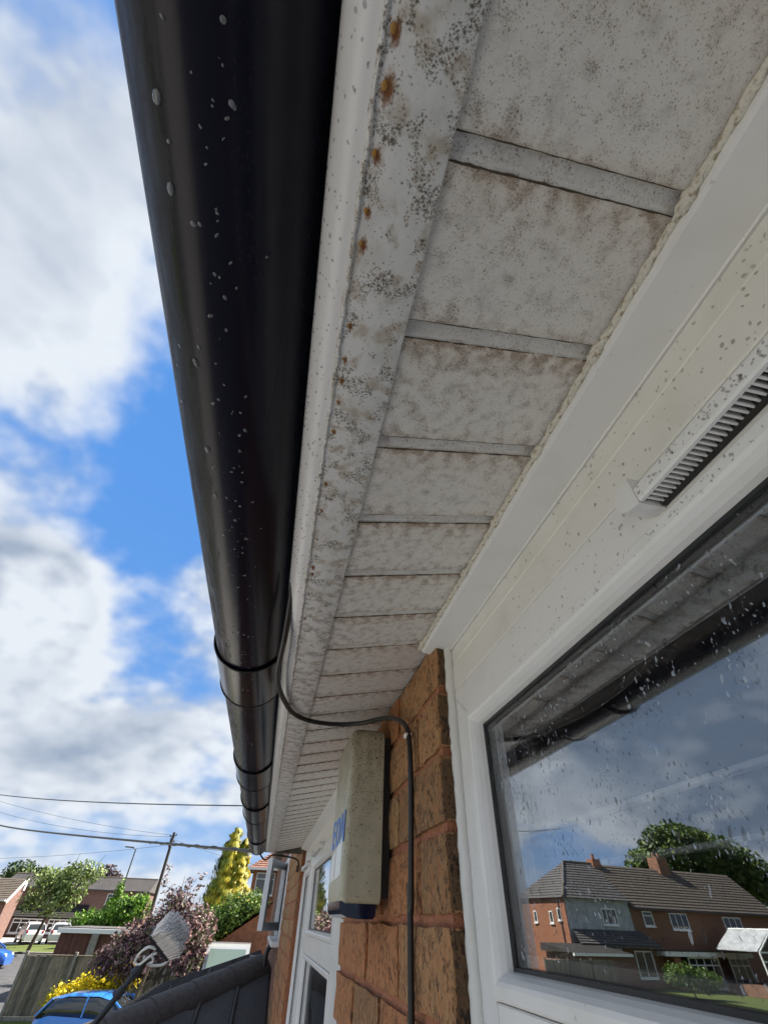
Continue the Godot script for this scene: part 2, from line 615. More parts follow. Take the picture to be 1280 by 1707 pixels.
func build_materials() -> void:
	for k in 4:
		mapped("soffit_board_%d" % k, 0.55, board_print(300 + 10 * k))
	var gp := gutter_prints()
	mapped("gutter_plastic", 0.3, gp[0], gp[1]).metallic_specular = 0.36
	for k in 3:
		var m := mapped("rust_stain_%d" % k, 0.6, rust_print(60 + k))
		m.transparency = BaseMaterial3D.TRANSPARENCY_ALPHA
	var mildew := painted(1024, 1024, Color(0.62, 0.62, 0.605), [
		[21, 0.005, 3, 1, 1, 0.35, 0.9, Color(0.48, 0.475, 0.455), 0.55],
		[22, 0.05, 4, 1, 1, 0.45, 0.85, Color(0.42, 0.415, 0.39), 0.40],
		[30, 0.010, 4, 1, 1, 0.55, 0.85, Color(0.30, 0.25, 0.20), 0.42],
		["dots", 23, 16000, 0.7, 2.8, 1.0, Color(0.12, 0.11, 0.095), 0.75, 24, 0.008, 0.30, 0.85],
		["dots", 26, 9000, 0.7, 3.6, 1.0, Color(0.20, 0.13, 0.08), 0.6, 27, 0.007, 0.52, 0.80],
		["dots", 28, 3500, 0.7, 2.6, 1.0, Color(0.09, 0.085, 0.07), 0.75, 29, 0.004, 0.0, 0.6],
	])
	var grain := grey(512, 31, 0.05, 5)
	mat("soffit_groove", Color(1.22, 1.20, 1.17), 0.55, mildew, 0.27, grain, 0.4)
	var black_mould := painted(1024, 1024, Color(0.76, 0.76, 0.735), [
		[41, 0.006, 3, 1, 1, 0.4, 0.95, Color(0.58, 0.57, 0.53), 0.55],
		[47, 0.012, 4, 1, 1, 0.50, 0.85, Color(0.40, 0.33, 0.24), 0.6],
		["dots", 42, 30000, 0.7, 3.4, 1.0, Color(0.065, 0.055, 0.04), 0.8, 43, 0.011, 0.52, 0.78],
		["dots", 44, 15000, 0.7, 3.4, 1.0, Color(0.17, 0.105, 0.055), 0.75, 45, 0.012, 0.55, 0.80],
		["dots", 46, 5000, 0.8, 2.8, 1.0, Color(0.08, 0.07, 0.05), 0.8, 48, 0.004, 0.0, 0.6],
	])
	mat("fascia_plastic", Color(1, 1, 1), 0.4, black_mould, 0.27, grain, 0.3)
	mat("mould_shade_line", Color(0.075, 0.06, 0.04), 0.95)  # one dark colour for joint mould and the painted shade of the recess
	var faint := painted(512, 512, Color(0.74, 0.745, 0.735), [
		[51, 0.008, 3, 1, 1, 0.4, 1.0, Color(0.64, 0.635, 0.60), 0.5],
		["dots", 52, 260, 0.8, 2.2, 1.0, Color(0.33, 0.30, 0.24), 0.6, 53, 0.01, 0.3, 0.8],
	])
	mat("white_plastic", Color(1, 1, 1), 0.28, faint, 0.37)
	mat("cream_plastic", Color(0.97, 0.97, 0.935), 0.34, faint, 0.29)
	mat("trim_plastic", Color(0.98, 0.98, 0.97), 0.4, faint, 0.33)
	mat("far_white", Color(0.74, 0.75, 0.74), 0.4)
	mat("sealant", Color(0.70, 0.67, 0.58), 0.6, painted(256, 256, Color(0.9, 0.9, 0.88), [[61, 0.05, 3, 1, 1, 0.55, 0.8, Color(0.35, 0.29, 0.2), 0.7]]), 0.09, grain, 1.2)
	mat("rust", Color(0.36, 0.19, 0.035), 0.15)
	mat("rust_ring", Color(0.42, 0.29, 0.12), 0.6)
	mat("rubber", Color(0.012, 0.012, 0.013), 0.45)
	mat("spacer_metal", Color(0.10, 0.10, 0.10), 0.4)
	mat("slot_dark", Color(0.03, 0.03, 0.028), 0.8)
	mat("gutter_bracket", Color(0.010, 0.010, 0.013), 0.20)
	mat("cable_black", Color(0.016, 0.015, 0.015), 0.4)
	# bricks
	var face := painted(768, 768, Color(0.42, 0.245, 0.115), [
		[81, 0.01, 3, 1, 1, 0.3, 0.8, Color(0.45, 0.225, 0.10), 0.8],
		[82, 0.03, 4, 1, 1, 0.5, 0.85, Color(0.27, 0.165, 0.09), 0.6],
		["dots", 83, 2300, 1.2, 6.5, 2.0, Color(0.07, 0.042, 0.025), 0.72, 84, 0.010, 0.15, 0.75],
		[89, 0.13, 3, 1, 1, 0.45, 0.85, Color(0.24, 0.14, 0.07), 0.5],
		[85, 0.05, 3, 1, 2, 0.66, 0.88, Color(0.50, 0.36, 0.22), 0.5],
		[86, 0.02, 2, 1, 1, 0.68, 0.9, Color(0.20, 0.165, 0.12), 0.6],
	])
	var pits: Array = ["dots", 83, 2300, 1.2, 6.5, 2.0, Color(0.03, 0.03, 0.03), 1.0, 84, 0.010, 0.15, 0.75]
	var rough := painted(768, 768, Color(0.75, 0.75, 0.75), [[87, 0.03, 5, 1, 1.5, 0.2, 0.9, Color(0.30, 0.30, 0.30), 0.8], [88, 0.16, 3, 1, 1, 0.3, 0.8, Color(0.42, 0.42, 0.42), 0.55], pits])
	mat("brick_tan", Color(0.95, 0.87, 0.79), 0.92, face, 0.27, rough, 11.0)
	tinted("brick_orange", "brick_tan", Color(1.02, 0.78, 0.66))
	tinted("brick_buff", "brick_tan", Color(1.0, 1.02, 0.95))
	tinted("brick_brown", "brick_tan", Color(0.74, 0.68, 0.62))
	M["brick_orange"].uv1_offset = Vector3(0.3, 0.1, 0.7)
	M["brick_buff"].uv1_offset = Vector3(0.6, 0.5, 0.2)
	M["brick_brown"].uv1_offset = Vector3(0.1, 0.8, 0.4)
	tinted("brick_sooty", "brick_tan", Color(0.30, 0.29, 0.28))
	mat("mortar", Color(0.40, 0.165, 0.09), 0.95, painted(512, 512, Color(0.95, 0.95, 0.95), [[91, 0.05, 4, 1, 1, 0.4, 0.9, Color(0.62, 0.58, 0.52), 0.8], [92, 0.2, 1, 1, 1, 0.8, 0.92, Color(0.35, 0.3, 0.25), 0.7]]), 0.17, rough, 3.0)
	mapped("alarm_plastic", 0.42, bell_print())
	mat("sticker", Color(0.76, 0.77, 0.74), 0.35)
	mat("blue_print", Color(0.03, 0.16, 0.55), 0.4)
	mat("strobe_blue", Color(0.006, 0.010, 0.035), 0.08)
	var pane := StandardMaterial3D.new()
	pane.resource_name = "window_glass"
	pane.transparency = BaseMaterial3D.TRANSPARENCY_ALPHA
	pane.albedo_color = Color(0.9, 0.95, 0.95, 0.0)
	pane.roughness = 0.0
	pane.metallic_specular = 0.5
	M["window_glass"] = pane
	# the thin metal coating of a heat-keeping pane: it mirrors about a fifth
	var plain := Image.create_empty(4, 4, false, Image.FORMAT_RGB8)
	plain.fill(Color(0.93, 0.97, 1.0))
	var film := StandardMaterial3D.new()
	film.resource_name = "pane_coating"
	film.transparency = BaseMaterial3D.TRANSPARENCY_ALPHA
	film.albedo_texture = ImageTexture.create_from_image(plain)
	film.albedo_color = Color(1, 1, 1, 0.27)
	film.metallic = 1.0
	film.roughness = 0.01
	M["pane_coating"] = film
	for q in [["rain_on_glass", Color(0.10, 0.12, 0.14, 0.45)], ["bright_rain_on_glass", Color(0.75, 0.80, 0.85, 0.34)], ["rain_on_white", Color(0.36, 0.31, 0.24, 0.30)], ["rain_on_black", Color(0.62, 0.64, 0.66, 0.40)]]:  # tints put the glints and dark cores of clear drops into colour
		var water := StandardMaterial3D.new()
		water.resource_name = q[0]
		water.transparency = BaseMaterial3D.TRANSPARENCY_ALPHA
		water.albedo_color = q[1]
		water.roughness = 0.06
		M[q[0]] = water
	mat("far_glass", Color(0.012, 0.015, 0.018), 0.05, null, 1.0, null, 0.0, 0.7)
	mat("room_wall", Color(0.07, 0.065, 0.06), 0.9)
	mat("room_floor", Color(0.04, 0.03, 0.02), 0.9)
	# the street
	var blotch := painted(512, 512, Color(0.9, 0.9, 0.9), [[111, 0.01, 4, 1, 1, 0.3, 0.9, Color(0.55, 0.55, 0.55), 0.8], [112, 0.15, 2, 1, 1, 0.55, 0.85, Color(0.5, 0.5, 0.48), 0.6]])
	var lumps := grey(512, 115, 0.04, 5)
	mat("asphalt", Color(0.085, 0.085, 0.09), 0.9, blotch, 5.0, lumps, 8.0)
	mat("paving", Color(0.46, 0.45, 0.43), 0.9, blotch, 3.0, lumps, 8.0)
	mat("earth", Color(0.11, 0.10, 0.06), 0.95, blotch, 4.0, lumps, 30.0)
	mat("grass", Color(0.115, 0.155, 0.028), 0.95, painted(512, 512, Color(0.9, 0.9, 0.85), [[121, 0.02, 4, 1, 1, 0.4, 0.9, Color(0.6, 0.55, 0.4), 0.7], [122, 0.2, 2, 1, 1, 0.5, 0.9, Color(0.45, 0.5, 0.3), 0.8]]), 3.0, lumps, 60.0)
	var courses := Image.create_empty(8, 256, false, Image.FORMAT_L8)
	for j in 256:
		var t := fmod(j / 32.0, 1.0)
		courses.fill_rect(Rect2i(0, j, 8, 1), Color.from_hsv(0, 0, 1.0 - t * 0.85))
	mat("roof_brown", Color(0.14, 0.115, 0.092), 0.9, blotch, 2.2)
	mat("roof_grey", Color(0.12, 0.112, 0.112), 0.9, blotch, 2.2)
	mat("roof_red", Color(0.30, 0.14, 0.095), 0.9, blotch, 2.2)
	mat("roof_dark", Color(0.036, 0.031, 0.028), 0.75, blotch, 0.9, lumps, 3.0)
	mat("hip_slate", Color(0.066, 0.054, 0.048), 0.75, painted(512, 512, Color(0.9, 0.9, 0.9), [[131, 0.02, 4, 1, 1, 0.4, 0.9, Color(0.5, 0.47, 0.42), 0.8], [132, 0.14, 2, 1, 1, 0.78, 0.9, Color(3.0, 2.9, 2.7), 0.6]]), 0.6, lumps, 3.0)
	mat("lead", Color(0.36, 0.38, 0.41), 0.5, blotch, 0.5)
	mat("house_brick", Color(0.27, 0.135, 0.085), 0.9, blotch, 1.3, lumps, 4.0)
	mat("house_brick_orange", Color(0.33, 0.135, 0.07), 0.9, blotch, 1.3, lumps, 4.0)
	mat("house_brick_pink", Color(0.24, 0.14, 0.115), 0.9, blotch, 1.3, lumps, 4.0)
	mat("render_grey", Color(0.50, 0.52, 0.54), 0.9, blotch, 4.0)
	mat("brown_board", Color(0.12, 0.042, 0.028), 0.7, blotch, 1.5)
	var boards := painted(512, 512, Color(0.95, 0.95, 0.95), [[141, 0.03, 4, 1, 6, 0.3, 0.9, Color(0.45, 0.44, 0.42), 0.85], [142, 0.012, 3, 1, 1, 0.4, 0.9, Color(0.62, 0.66, 0.55), 0.6]])
	mat("old_wood", Color(0.17, 0.15, 0.128), 0.9, boards, 1.2, grey(512, 144, 0.03, 4, 1.0, 6.0), 5.0)
	tinted("old_wood_pale", "old_wood", Color(0.27, 0.225, 0.18))
	tinted("old_wood_dark", "old_wood", Color(0.11, 0.097, 0.08))
	mat("concrete_post", Color(0.30, 0.28, 0.25), 0.9, blotch, 0.8)
	mat("bark", Color(0.095, 0.070, 0.05), 0.95, boards, 0.8, lumps, 10.0)
	mat("dark_steel", Color(0.045, 0.045, 0.048), 0.5)
	mat("pole_wood", Color(0.075, 0.06, 0.05), 0.9, boards, 1.0)
	mat("tyre", Color(0.014, 0.014, 0.015), 0.85)
	mat("alloy", Color(0.45, 0.46, 0.47), 0.35)
	mat("car_glass", Color(0.02, 0.024, 0.026), 0.04, null, 1.0, null, 0.0, 0.7)
	mat("green_glass", Color(0.17, 0.23, 0.19), 0.15, null, 1.0, null, 0.0, 0.7)
	for c in [["paint_blue", Color(0.02, 0.12, 0.52)], ["paint_sky_blue", Color(0.035, 0.21, 0.62)], ["paint_white", Color(0.66, 0.67, 0.68)], ["paint_silver", Color(0.46, 0.47, 0.48)]]:
		mat(c[0], c[1], 0.3)
		M[c[0]].clearcoat_enabled = true
		M[c[0]].clearcoat = 0.8
		M[c[0]].clearcoat_roughness = 0.05
	mat("lamp_clear", Color(0.7, 0.7, 0.68), 0.1)
	mat("lamp_red", Color(0.5, 0.02, 0.02), 0.15)
	mat("bin_plastic", Color(0.018, 0.02, 0.028), 0.5)
	mat("bristle", Color(0.78, 0.76, 0.74), 0.7)
	mat("hose_white", Color(0.70, 0.71, 0.66), 0.35)
	mat("yellow_plastic", Color(0.75, 0.36, 0.015), 0.35)
	mat("carbon", Color(0.014, 0.014, 0.016), 0.3)
	for c in ["leaf", "petal"]:
		mat(c, Color(1, 1, 1), 0.6 if c == "leaf" else 0.8)
		M[c].vertex_color_use_as_albedo = true
		M[c].backlight_enabled = true
		M[c].backlight = Color(0.62, 0.62, 0.62)

const WALL := 0.197   # face of the brickwork
const PANE := 0.2245  # face of the window frames
const ARRIS := -0.605

func soffit_y(x: float) -> float:
	return 0.2985 + (x - 0.033) * 0.2

func rope(mb: MB, path: Array, radii: Array, sides := 6) -> void:
	var rows := []
	for i in path.size():
		var t: Vector3 = (path[mini(i + 1, path.size() - 1)] - path[maxi(i - 1, 0)]).normalized()
		var a := t.cross(Vector3.UP if absf(t.y) < 0.9 else Vector3.RIGHT).normalized()
		var b := t.cross(a)
		var row := []
		for s in sides:
			var d := a * cos(TAU * s / sides) + b * sin(TAU * s / sides)
			row.append(mb.vert(path[i] + d * radii[i], d))
		rows.append(row)
	for i in path.size() - 1:
		for s in sides:
			var s2 := (s + 1) % sides
			mb.iquad(rows[i][s], rows[i][s2], rows[i + 1][s2], rows[i + 1][s])

func rnd(seed_: int) -> RandomNumberGenerator:
	var r := RandomNumberGenerator.new()
	r.seed = seed_
	return r

func bonded(house: Node, wall: Node, z_from: float, z_to: float, y_from: float, y_to: float, seed_: int, quoin: bool) -> void:
	var r := rnd(seed_)
	var meshes := {}
	var mats := ["brick_tan", "brick_tan", "brick_orange", "brick_orange", "brick_buff", "brick_brown"]
	var pitch := 0.082
	var hh_of := 0.0355
	var top := 0.004 + pitch * 5.0 - 0.0055
	var row := 0
	var y := top
	while y > y_from:
		var z := z_from
		var first := true
		while z > z_to + 0.02:
			var full := 0.235
			if first:
				full = 0.111 if row % 2 == 0 else 0.235
				if quoin and row == 2:
					full = 0.105
			var len := minf(full, z - z_to)
			if z - len - z_to < 0.06:
				len = z - z_to
			var lo_y := maxf(y - pitch + 0.011, y_from)
			var key := "%d_%d" % [int(len * 1000.0), r.randi() % 3]
			if not meshes.has(key):
				var mb := MB.new()
				brick_shape(mb, len, pitch - 0.011, r)
				meshes[key] = mb.mesh()
			var m: String = mats[r.randi() % mats.size()]
			if quoin and y < 0.17 and r.randf() < 0.35:
				m = "brick_orange"
			var proud := r.randf_range(-0.0025, 0.0025)
			var tilt := Basis(Vector3.RIGHT, r.randf_range(-0.008, 0.008))
			if lo_y < y_to:
				piece("brick", meshes[key], M[m], wall, Vector3(WALL + proud, y - (pitch - 0.011) * 0.5, z - len * 0.5), tilt)
			if quoin and first and r.randf() < 0.8:
				var sm := MB.new()
				sm.box(Vector3(0.0045, -hh_of + 0.002, -0.02), Vector3(0.05, hh_of - 0.002, 0.0012), 0.002)
				piece("brick_return", sm.mesh(), M["brick_sooty"], wall, Vector3(WALL + proud, y - (pitch - 0.011) * 0.5, z_from), tilt)
			z -= len + 0.011
			first = false
		y -= pitch
		row += 1

# a brick with worn edges, its face at x = 0
func brick_shape(mb: MB, len: float, hi: float, r: RandomNumberGenerator) -> void:
	var hl := len * 0.5
	var hh := hi * 0.5
	var nz := maxi(3, int(len / 0.04))
	var ny := 3
	var grid := []
	for j in ny + 1:
		var rowp := []
		for i in nz + 1:
			var edge := i == 0 or i == nz or j == 0 or j == ny
			var p := Vector3(r.randf_range(-0.0008, 0.0008), -hh + hi * j / ny, -hl + len * i / nz)
			if edge:
				p.x = 0.0025 + r.randf_range(0.0, 0.0025)
				if j == 0 or j == ny:
					p.y += r.randf_range(-0.0016, 0.0016)
				if i == 0 or i == nz:
					p.z += r.randf_range(-0.0012, 0.0012)
			rowp.append(p)
		grid.append(rowp)
	for j in ny:
		for i in nz:
			mb.quad(grid[j][i], grid[j][i + 1], grid[j + 1][i + 1], grid[j + 1][i])
	var d := Vector3(0.05, 0, 0)
	for i in nz:
		mb.quad(grid[0][i + 1], grid[0][i], grid[0][i] + d, grid[0][i + 1] + d)
		mb.quad(grid[ny][i], grid[ny][i + 1], grid[ny][i + 1] + d, grid[ny][i] + d)
	for j in ny:
		mb.quad(grid[j][0], grid[j + 1][0], grid[j + 1][0] + d, grid[j][0] + d)
		mb.quad(grid[j + 1][nz], grid[j][nz], grid[j][nz] + d, grid[j + 1][nz] + d)

func sash_ring(win: Node, y0: float, y1: float, z0: float, z1: float, called := "sash", label := "") -> void:
	var p := PANE
	var s := MB.new()
	s.ring(y0, y1, z0, z1, [Vector2(0.0, p + 0.045), Vector2(0.0, p - 0.0028), Vector2(0.0018, p - 0.0045), Vector2(0.0095, p - 0.0045), Vector2(0.0125, p - 0.003), Vector2(0.0155, p + 0.001), Vector2(0.0178, p + 0.0062), Vector2(0.0190, p + 0.0135), Vector2(0.0192, p + 0.0135)])
	var f := part(called, s, M["white_plastic"], win, label)
	var g := MB.new()
	g.ring(y0, y1, z0, z1, [Vector2(0.0180, p + 0.0118), Vector2(0.0215, p + 0.0122), Vector2(0.0222, p + 0.0142)])
	part("gasket", g, M["rubber"], win)
	var b := MB.new()
	b.ring(y0, y1, z0, z1, [Vector2(0.016, p + 0.0191), Vector2(0.030, p + 0.0191), Vector2(0.030, p + 0.0339)])
	part("spacer_bar", b, M["spacer_metal"], win)
	for x in [p + 0.0145, p + 0.0345]:
		var gl := MB.new()
		gl.box(Vector3(x, y0 + 0.010, z0 + 0.010), Vector3(x + 0.004, y1 - 0.010, z1 - 0.010))
		part("glass_pane", gl, M["window_glass"], win)
	var co := MB.new()
	co.quad(Vector3(p + 0.0187, y0 + 0.01, z0 + 0.01), Vector3(p + 0.0187, y0 + 0.01, z1 - 0.01), Vector3(p + 0.0187, y1 - 0.01, z1 - 0.01), Vector3(p + 0.0187, y1 - 0.01, z0 + 0.01))
	part("pane_coating", co, M["pane_coating"], win)

func vent(win: Node, za: float, zb: float, y: float, bars: bool) -> void:
	# front lip at x = PANE - 0.0205, underside at y, the slots in the underside
	var x0 := PANE - 0.0205
	var c := MB.new()
	c.prism([Vector3(x0, y, za), Vector3(x0 - 0.001, y + 0.002, za), Vector3(x0 - 0.001, y + 0.011, za), Vector3(x0 + 0.004, y + 0.017, za), Vector3(PANE - 0.0005, y + 0.024, za), Vector3(PANE - 0.0005, y + 0.020, za), Vector3(x0 + 0.003, y + 0.012, za), Vector3(x0 + 0.0025, y, za)], Vector3(0, 0, zb - za))
	var cover := part("vent_cover", c, M["white_plastic"], win, "white trickle vent hood beaded with rain")
	var s := MB.new()
	s.box(Vector3(PANE - 0.0045, y, za), Vector3(PANE - 0.0005, y + 0.006, zb))
	s.box(Vector3(x0 + 0.003, y + 0.009, za), Vector3(PANE - 0.001, y + 0.0105, zb))
	part("vent_back", s, M["slot_dark"] if bars else M["white_plastic"], win)
	if bars:
		var k := MB.new()
		k.box(Vector3(-0.0068, -0.0030, -0.0008), Vector3(0.0068, 0.0025, 0.0008), 0.0003)
		var mesh := k.mesh()
		var z := za + 0.003
		while z < zb - 0.002:
			piece("vent_bar", mesh, M["white_plastic"], win, Vector3(x0 + 0.0095, y + 0.004, z))
			z += 0.0039
	for e in [[za, -1.0], [zb, 1.0]]:
		var q := MB.new()
		var pts := []
		for i in 7:
			var a := PI * i / 6.0
			pts.append(Vector3(0, y + 0.011 - cos(a) * 0.0125, e[0] + e[1] * (0.0006 + sin(a) * 0.020)))
		var loop := []
		for p in pts:
			loop.append(Vector3(x0 - 0.001, p.y, p.z))
		q.prism(loop, Vector3(0.0205, 0, 0))
		part("vent_end_cap", q, M["white_plastic"], win)

func drops(mb: MB, r: RandomNumberGenerator, at: Vector3, nrm: Vector3, size: float, run: float, down := Vector3.DOWN) -> void:
	var t := (down - nrm * down.dot(nrm)).normalized()
	var s := t.cross(nrm)
	var k := r.randf_range(0.75, 1.25)
	# columns: along t, nrm, s ; the dome rises along nrm
	var bas := Basis(t.rotated(nrm, r.randf_range(-0.5, 0.5)), nrm, s.rotated(nrm, r.randf_range(-0.5, 0.5)))
	mb.ball(at, Vector3(size * run, size * 0.55, size * k), 8, 3, true, bas)

func build_house() -> void:
	var o := Vector3(0.2, -EYE, -1.0)
	var house := thing("brick_house", "brick house whose white mould-stained soffit and rain-wet window fill the view", "house", o)
	# walls
	var w := MB.new()
	w.box(Vector3(WALL + 0.0085, -0.86, -1.455), Vector3(0.30, 0.36, ARRIS - 0.006))
	var pier := part("brick_wall", w, M["mortar"], house, "narrow brick pier between the two windows")
	bonded(house, pier, ARRIS, -1.462, -0.86, 0.34, 7, true)
	var lower := MB.new()
	lower.box(Vector3(WALL + 0.001, -EYE, -3.462), Vector3(0.30, -1.125, 8.0))
	lower.box(Vector3(WALL + 0.002, -1.125, -1.464), Vector3(0.30, -0.86, ARRIS))
	lower.box(Vector3(WALL + 0.002, -1.125, 0.752), Vector3(0.30, 0.36, 8.0))
	part("lower_wall", lower, M["house_brick"], house)
	var lintel := MB.new()
	lintel.box(Vector3(0.205, 0.318, -3.44), Vector3(0.30, 0.44, 8.0))
	part("lintel", lintel, M["room_wall"], house)
	# the room behind the glass
	var room := MB.new()
	room.box(Vector3(0.30, 0.34, -3.4), Vector3(4.1, 0.44, 8.0))
	room.box(Vector3(4.0, -2.0, -3.4), Vector3(4.1, 0.34, 8.0))
	room.box(Vector3(0.30, -2.0, -3.42), Vector3(4.0, 0.34, -3.32))
	room.box(Vector3(0.30, -2.0, 4.0), Vector3(4.0, 0.34, 4.1))
	part("room_wall", room, M["room_wall"], house)
	var fl := MB.new()
	fl.box(Vector3(0.30, -2.1, -3.4), Vector3(4.0, -2.0, 8.0))
	part("room_floor", fl, M["room_floor"], house)
	var gab := MB.new()
	for z in [8.0, -3.44]:
		gab.prism([Vector3(0.3, -EYE, z), Vector3(8.0, -EYE, z), Vector3(8.0, 0.44, z), Vector3(4.0, 2.72, z), Vector3(0.25, 0.44, z)], Vector3(0, 0, -0.02))
	gab.box(Vector3(8.0, -EYE, -3.46), Vector3(8.1, 0.44, 8.0))
	part("gable_wall", gab, M["house_brick"], house)
	var rf := MB.new()
	rf.prism([Vector3(-0.10, 0.405, 8.1), Vector3(4.0, 2.78, 8.1), Vector3(8.2, 0.405, 8.1), Vector3(8.2, 0.455, 8.1), Vector3(4.0, 2.85, 8.1), Vector3(-0.10, 0.465, 8.1)], Vector3(0, 0, -11.55))
	part("roof", rf, M["roof_brown"], house)
	# soffit boards
	var shapes := []
	var tongue := MB.new()
	var x0 := 0.026
	var x1 := 0.206
	var along := Vector3(x1 - x0, soffit_y(x1) - soffit_y(x0), 0)
	var face := Vector3(x0, soffit_y(x0), 0)
	for v in 2:
		var b := MB.new()
		var c := 0.0016
		var prof := [Vector3(0, 0.012, 0), Vector3(0, c, 0), Vector3(0, 0, -c), Vector3(0, 0, -0.0877 + c), Vector3(0, c, -0.0877), Vector3(0, 0.012, -0.0877)]
		for i in 5:
			var p: Vector3 = prof[i]
			var q: Vector3 = prof[i + 1]
			var k := b.v.size()
			b.quad(p, q, q + along, p + along)
			var va := clampf(-p.z / 0.0877, 0.0, 1.0)
			var vb := clampf(-q.z / 0.0877, 0.0, 1.0)
			if v == 1:
				va = 1.0 - va
				vb = 1.0 - vb
			b.uv[k] = Vector2(0, va)
			b.uv[k + 1] = Vector2(0, vb)
			b.uv[k + 2] = Vector2(1, vb)
			b.uv[k + 3] = Vector2(1, va)
		shapes.append(b.mesh())
	tongue.prism([Vector3(0, 0.0052, 0.0), Vector3(0, 0.0050, -0.0030), Vector3(0, 0.0040, -0.0075), Vector3(0, 0.0022, -0.0095), Vector3(0, 0.0022, -0.0121), Vector3(0, 0.012, -0.0121), Vector3(0, 0.012, 0.0)], along)
	var tmesh := tongue.mesh()
	var r := rnd(3)
	var z := -0.0285 + 0.0998 * 5.0
	var lumps := []
	var lump2 := noise(15, 0.5, 3)
	while z > -3.40:
		var pan := piece("soffit_panel", shapes[0], M["soffit_board_%d" % (r.randi() % 4)], house, face + Vector3(0, r.randf_range(-0.0004, 0.0004), z))
		piece("joint_strip", tmesh, M["soffit_groove"], pan, Vector3(0, 0, -0.0877))
		# mould along the joint, with the shade of its recess drawn in dark
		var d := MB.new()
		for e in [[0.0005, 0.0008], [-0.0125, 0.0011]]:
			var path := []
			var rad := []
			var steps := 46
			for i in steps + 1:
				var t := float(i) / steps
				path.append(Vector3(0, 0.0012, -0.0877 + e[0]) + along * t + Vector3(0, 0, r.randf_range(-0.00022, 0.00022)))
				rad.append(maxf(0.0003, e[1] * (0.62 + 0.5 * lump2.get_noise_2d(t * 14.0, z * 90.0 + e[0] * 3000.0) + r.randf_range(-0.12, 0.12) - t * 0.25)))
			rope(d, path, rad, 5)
		piece("mould_shade_line", d.mesh(), M["mould_shade_line"], pan, Vector3.ZERO)
		lumps.append(z - 0.0877 - 0.005)
		z -= 0.0998
	var endb := MB.new()
	endb.box(Vector3(-0.030, 0.2985, -3.462), Vector3(WALL, 0.44, -3.428))
	part("end_board", endb, M["old_wood_dark"], house)
	# fascia: flat return under, rounded nose, face behind the gutter
	var f := MB.new()
	var prof := [Vector2(0.0335, 0.2995), Vector2(0.0332, 0.2962), Vector2(0.0325, 0.2955), Vector2(-0.0100, 0.2955), Vector2(-0.0104, 0.2958)]
	for i in 9:
		var a := PI * 0.5 * i / 8.0
		prof.append(Vector2(-0.0110 - 0.0215 * sin(a), 0.3171 - 0.0210 * cos(a)))
	prof.append(Vector2(-0.0325, 0.43))
	f.sweep(prof.slice(0, 4), 0.6, -3.43)
	f.box(Vector3(-0.0320, 0.3175, -3.428), Vector3(-0.012, 0.43, 0.6))
	var fascia := part("fascia_board", f, M["fascia_plastic"], house, "white fascia board, its underside speckled with black mould")
	var nose := MB.new()
	nose.sweep(prof.slice(3), 0.6, -3.43)
	part("rounded_nose", nose, M["white_plastic"], fascia, "clean white rounded edge beaded with rain")
	var nd := MB.new()
	for i in 520:
		var a := r.randf_range(0.12, 1.25)
		var zz := 0.06 - pow(r.randf(), 1.1) * 1.5
		var nv := Vector3(-sin(a) * 0.0215, -cos(a) * 0.0210, 0)
		drops(nd, r, Vector3(-0.0110, 0.3171, zz) + nv, nv.normalized(), r.randf_range(0.0004, 0.0011), r.randf_range(0.9, 1.6), Vector3(0, 0, 1))
	part("raindrop", nd, M["rain_on_black"], fascia, "", "stuff")
	var bead := MB.new()
	var bp := []
	var br := []
	z = 0.45
	while z > -3.42:
		bp.append(Vector3(-0.0108 + r.randf_range(-0.0006, 0.0006), 0.2951, z))
		br.append(r.randf_range(0.0010, 0.0021))
		z -= 0.006
	rope(bead, bp, br, 6)
	part("sealant_bead", bead, M["fascia_plastic"], fascia)
	for q in [[0.011, 1.0], [-0.008, 1.0], [-0.034, 0.9], [-0.060, 0.75], [-0.077, 0.8], [-0.127, 0.6], [-0.152, 0.55], [-0.169, 0.6], [-0.188, 0.45], [-0.217, 0.65], [-0.278, 0.6], [-0.315, 0.5], [-0.412, 0.75], [-0.425, 0.7], [-0.531, 0.6], [-0.36, 0.4], [-0.47, 0.4], [-0.60, 0.5], [-0.66, 0.4], [-0.74, 0.5]]:
		var s := MB.new()
		var sc: float = q[1] * 0.78
		s.ball(Vector3(-0.0062, 0.2953, q[0]), Vector3(0.0021 * sc, 0.0014 * sc, 0.0027 * sc), 12, 8)
		var spot := part("rust_spot", s, M["rust"], fascia)
		var ringm := MB.new()
		var hx := 0.0062 * sc * r.randf_range(0.8, 1.2)
		var hz := 0.0105 * sc * r.randf_range(0.8, 1.3)
		var ctr := Vector3(-0.0050, 0.29525, q[0] - 0.001)
		ringm.quad(ctr + Vector3(-hx * 0.8, 0, -hz), ctr + Vector3(hx, 0, -hz), ctr + Vector3(hx, 0, hz), ctr + Vector3(-hx * 0.8, 0, hz))
		part("rust_stain", ringm, M["rust_stain_%d" % (r.randi() % 3)], fascia)
	# trim over the windows and its sealant
	for span in [[0.75, -0.632], [-1.47, -3.40]]:
		var t := MB.new()
		t.prism([Vector3(0.1862, 0.3245, span[0]), Vector3(0.1872, 0.3195, span[0]), Vector3(0.1900, 0.3178, span[0]), Vector3(0.2228, 0.3105, span[0]), Vector3(0.2238, 0.3092, span[0]), Vector3(0.2262, 0.3092, span[0]), Vector3(0.2262, 0.3172, span[0]), Vector3(0.2040, 0.3345, span[0]), Vector3(0.1880, 0.3320, span[0])], Vector3(0, 0, span[1] - span[0]))
		part("window_head_trim", t, M["trim_plastic"], house)
	var ck := MB.new()
	var lumpy := noise(12, 30.0, 3)
	bp = []
	br = []
	z = 0.5
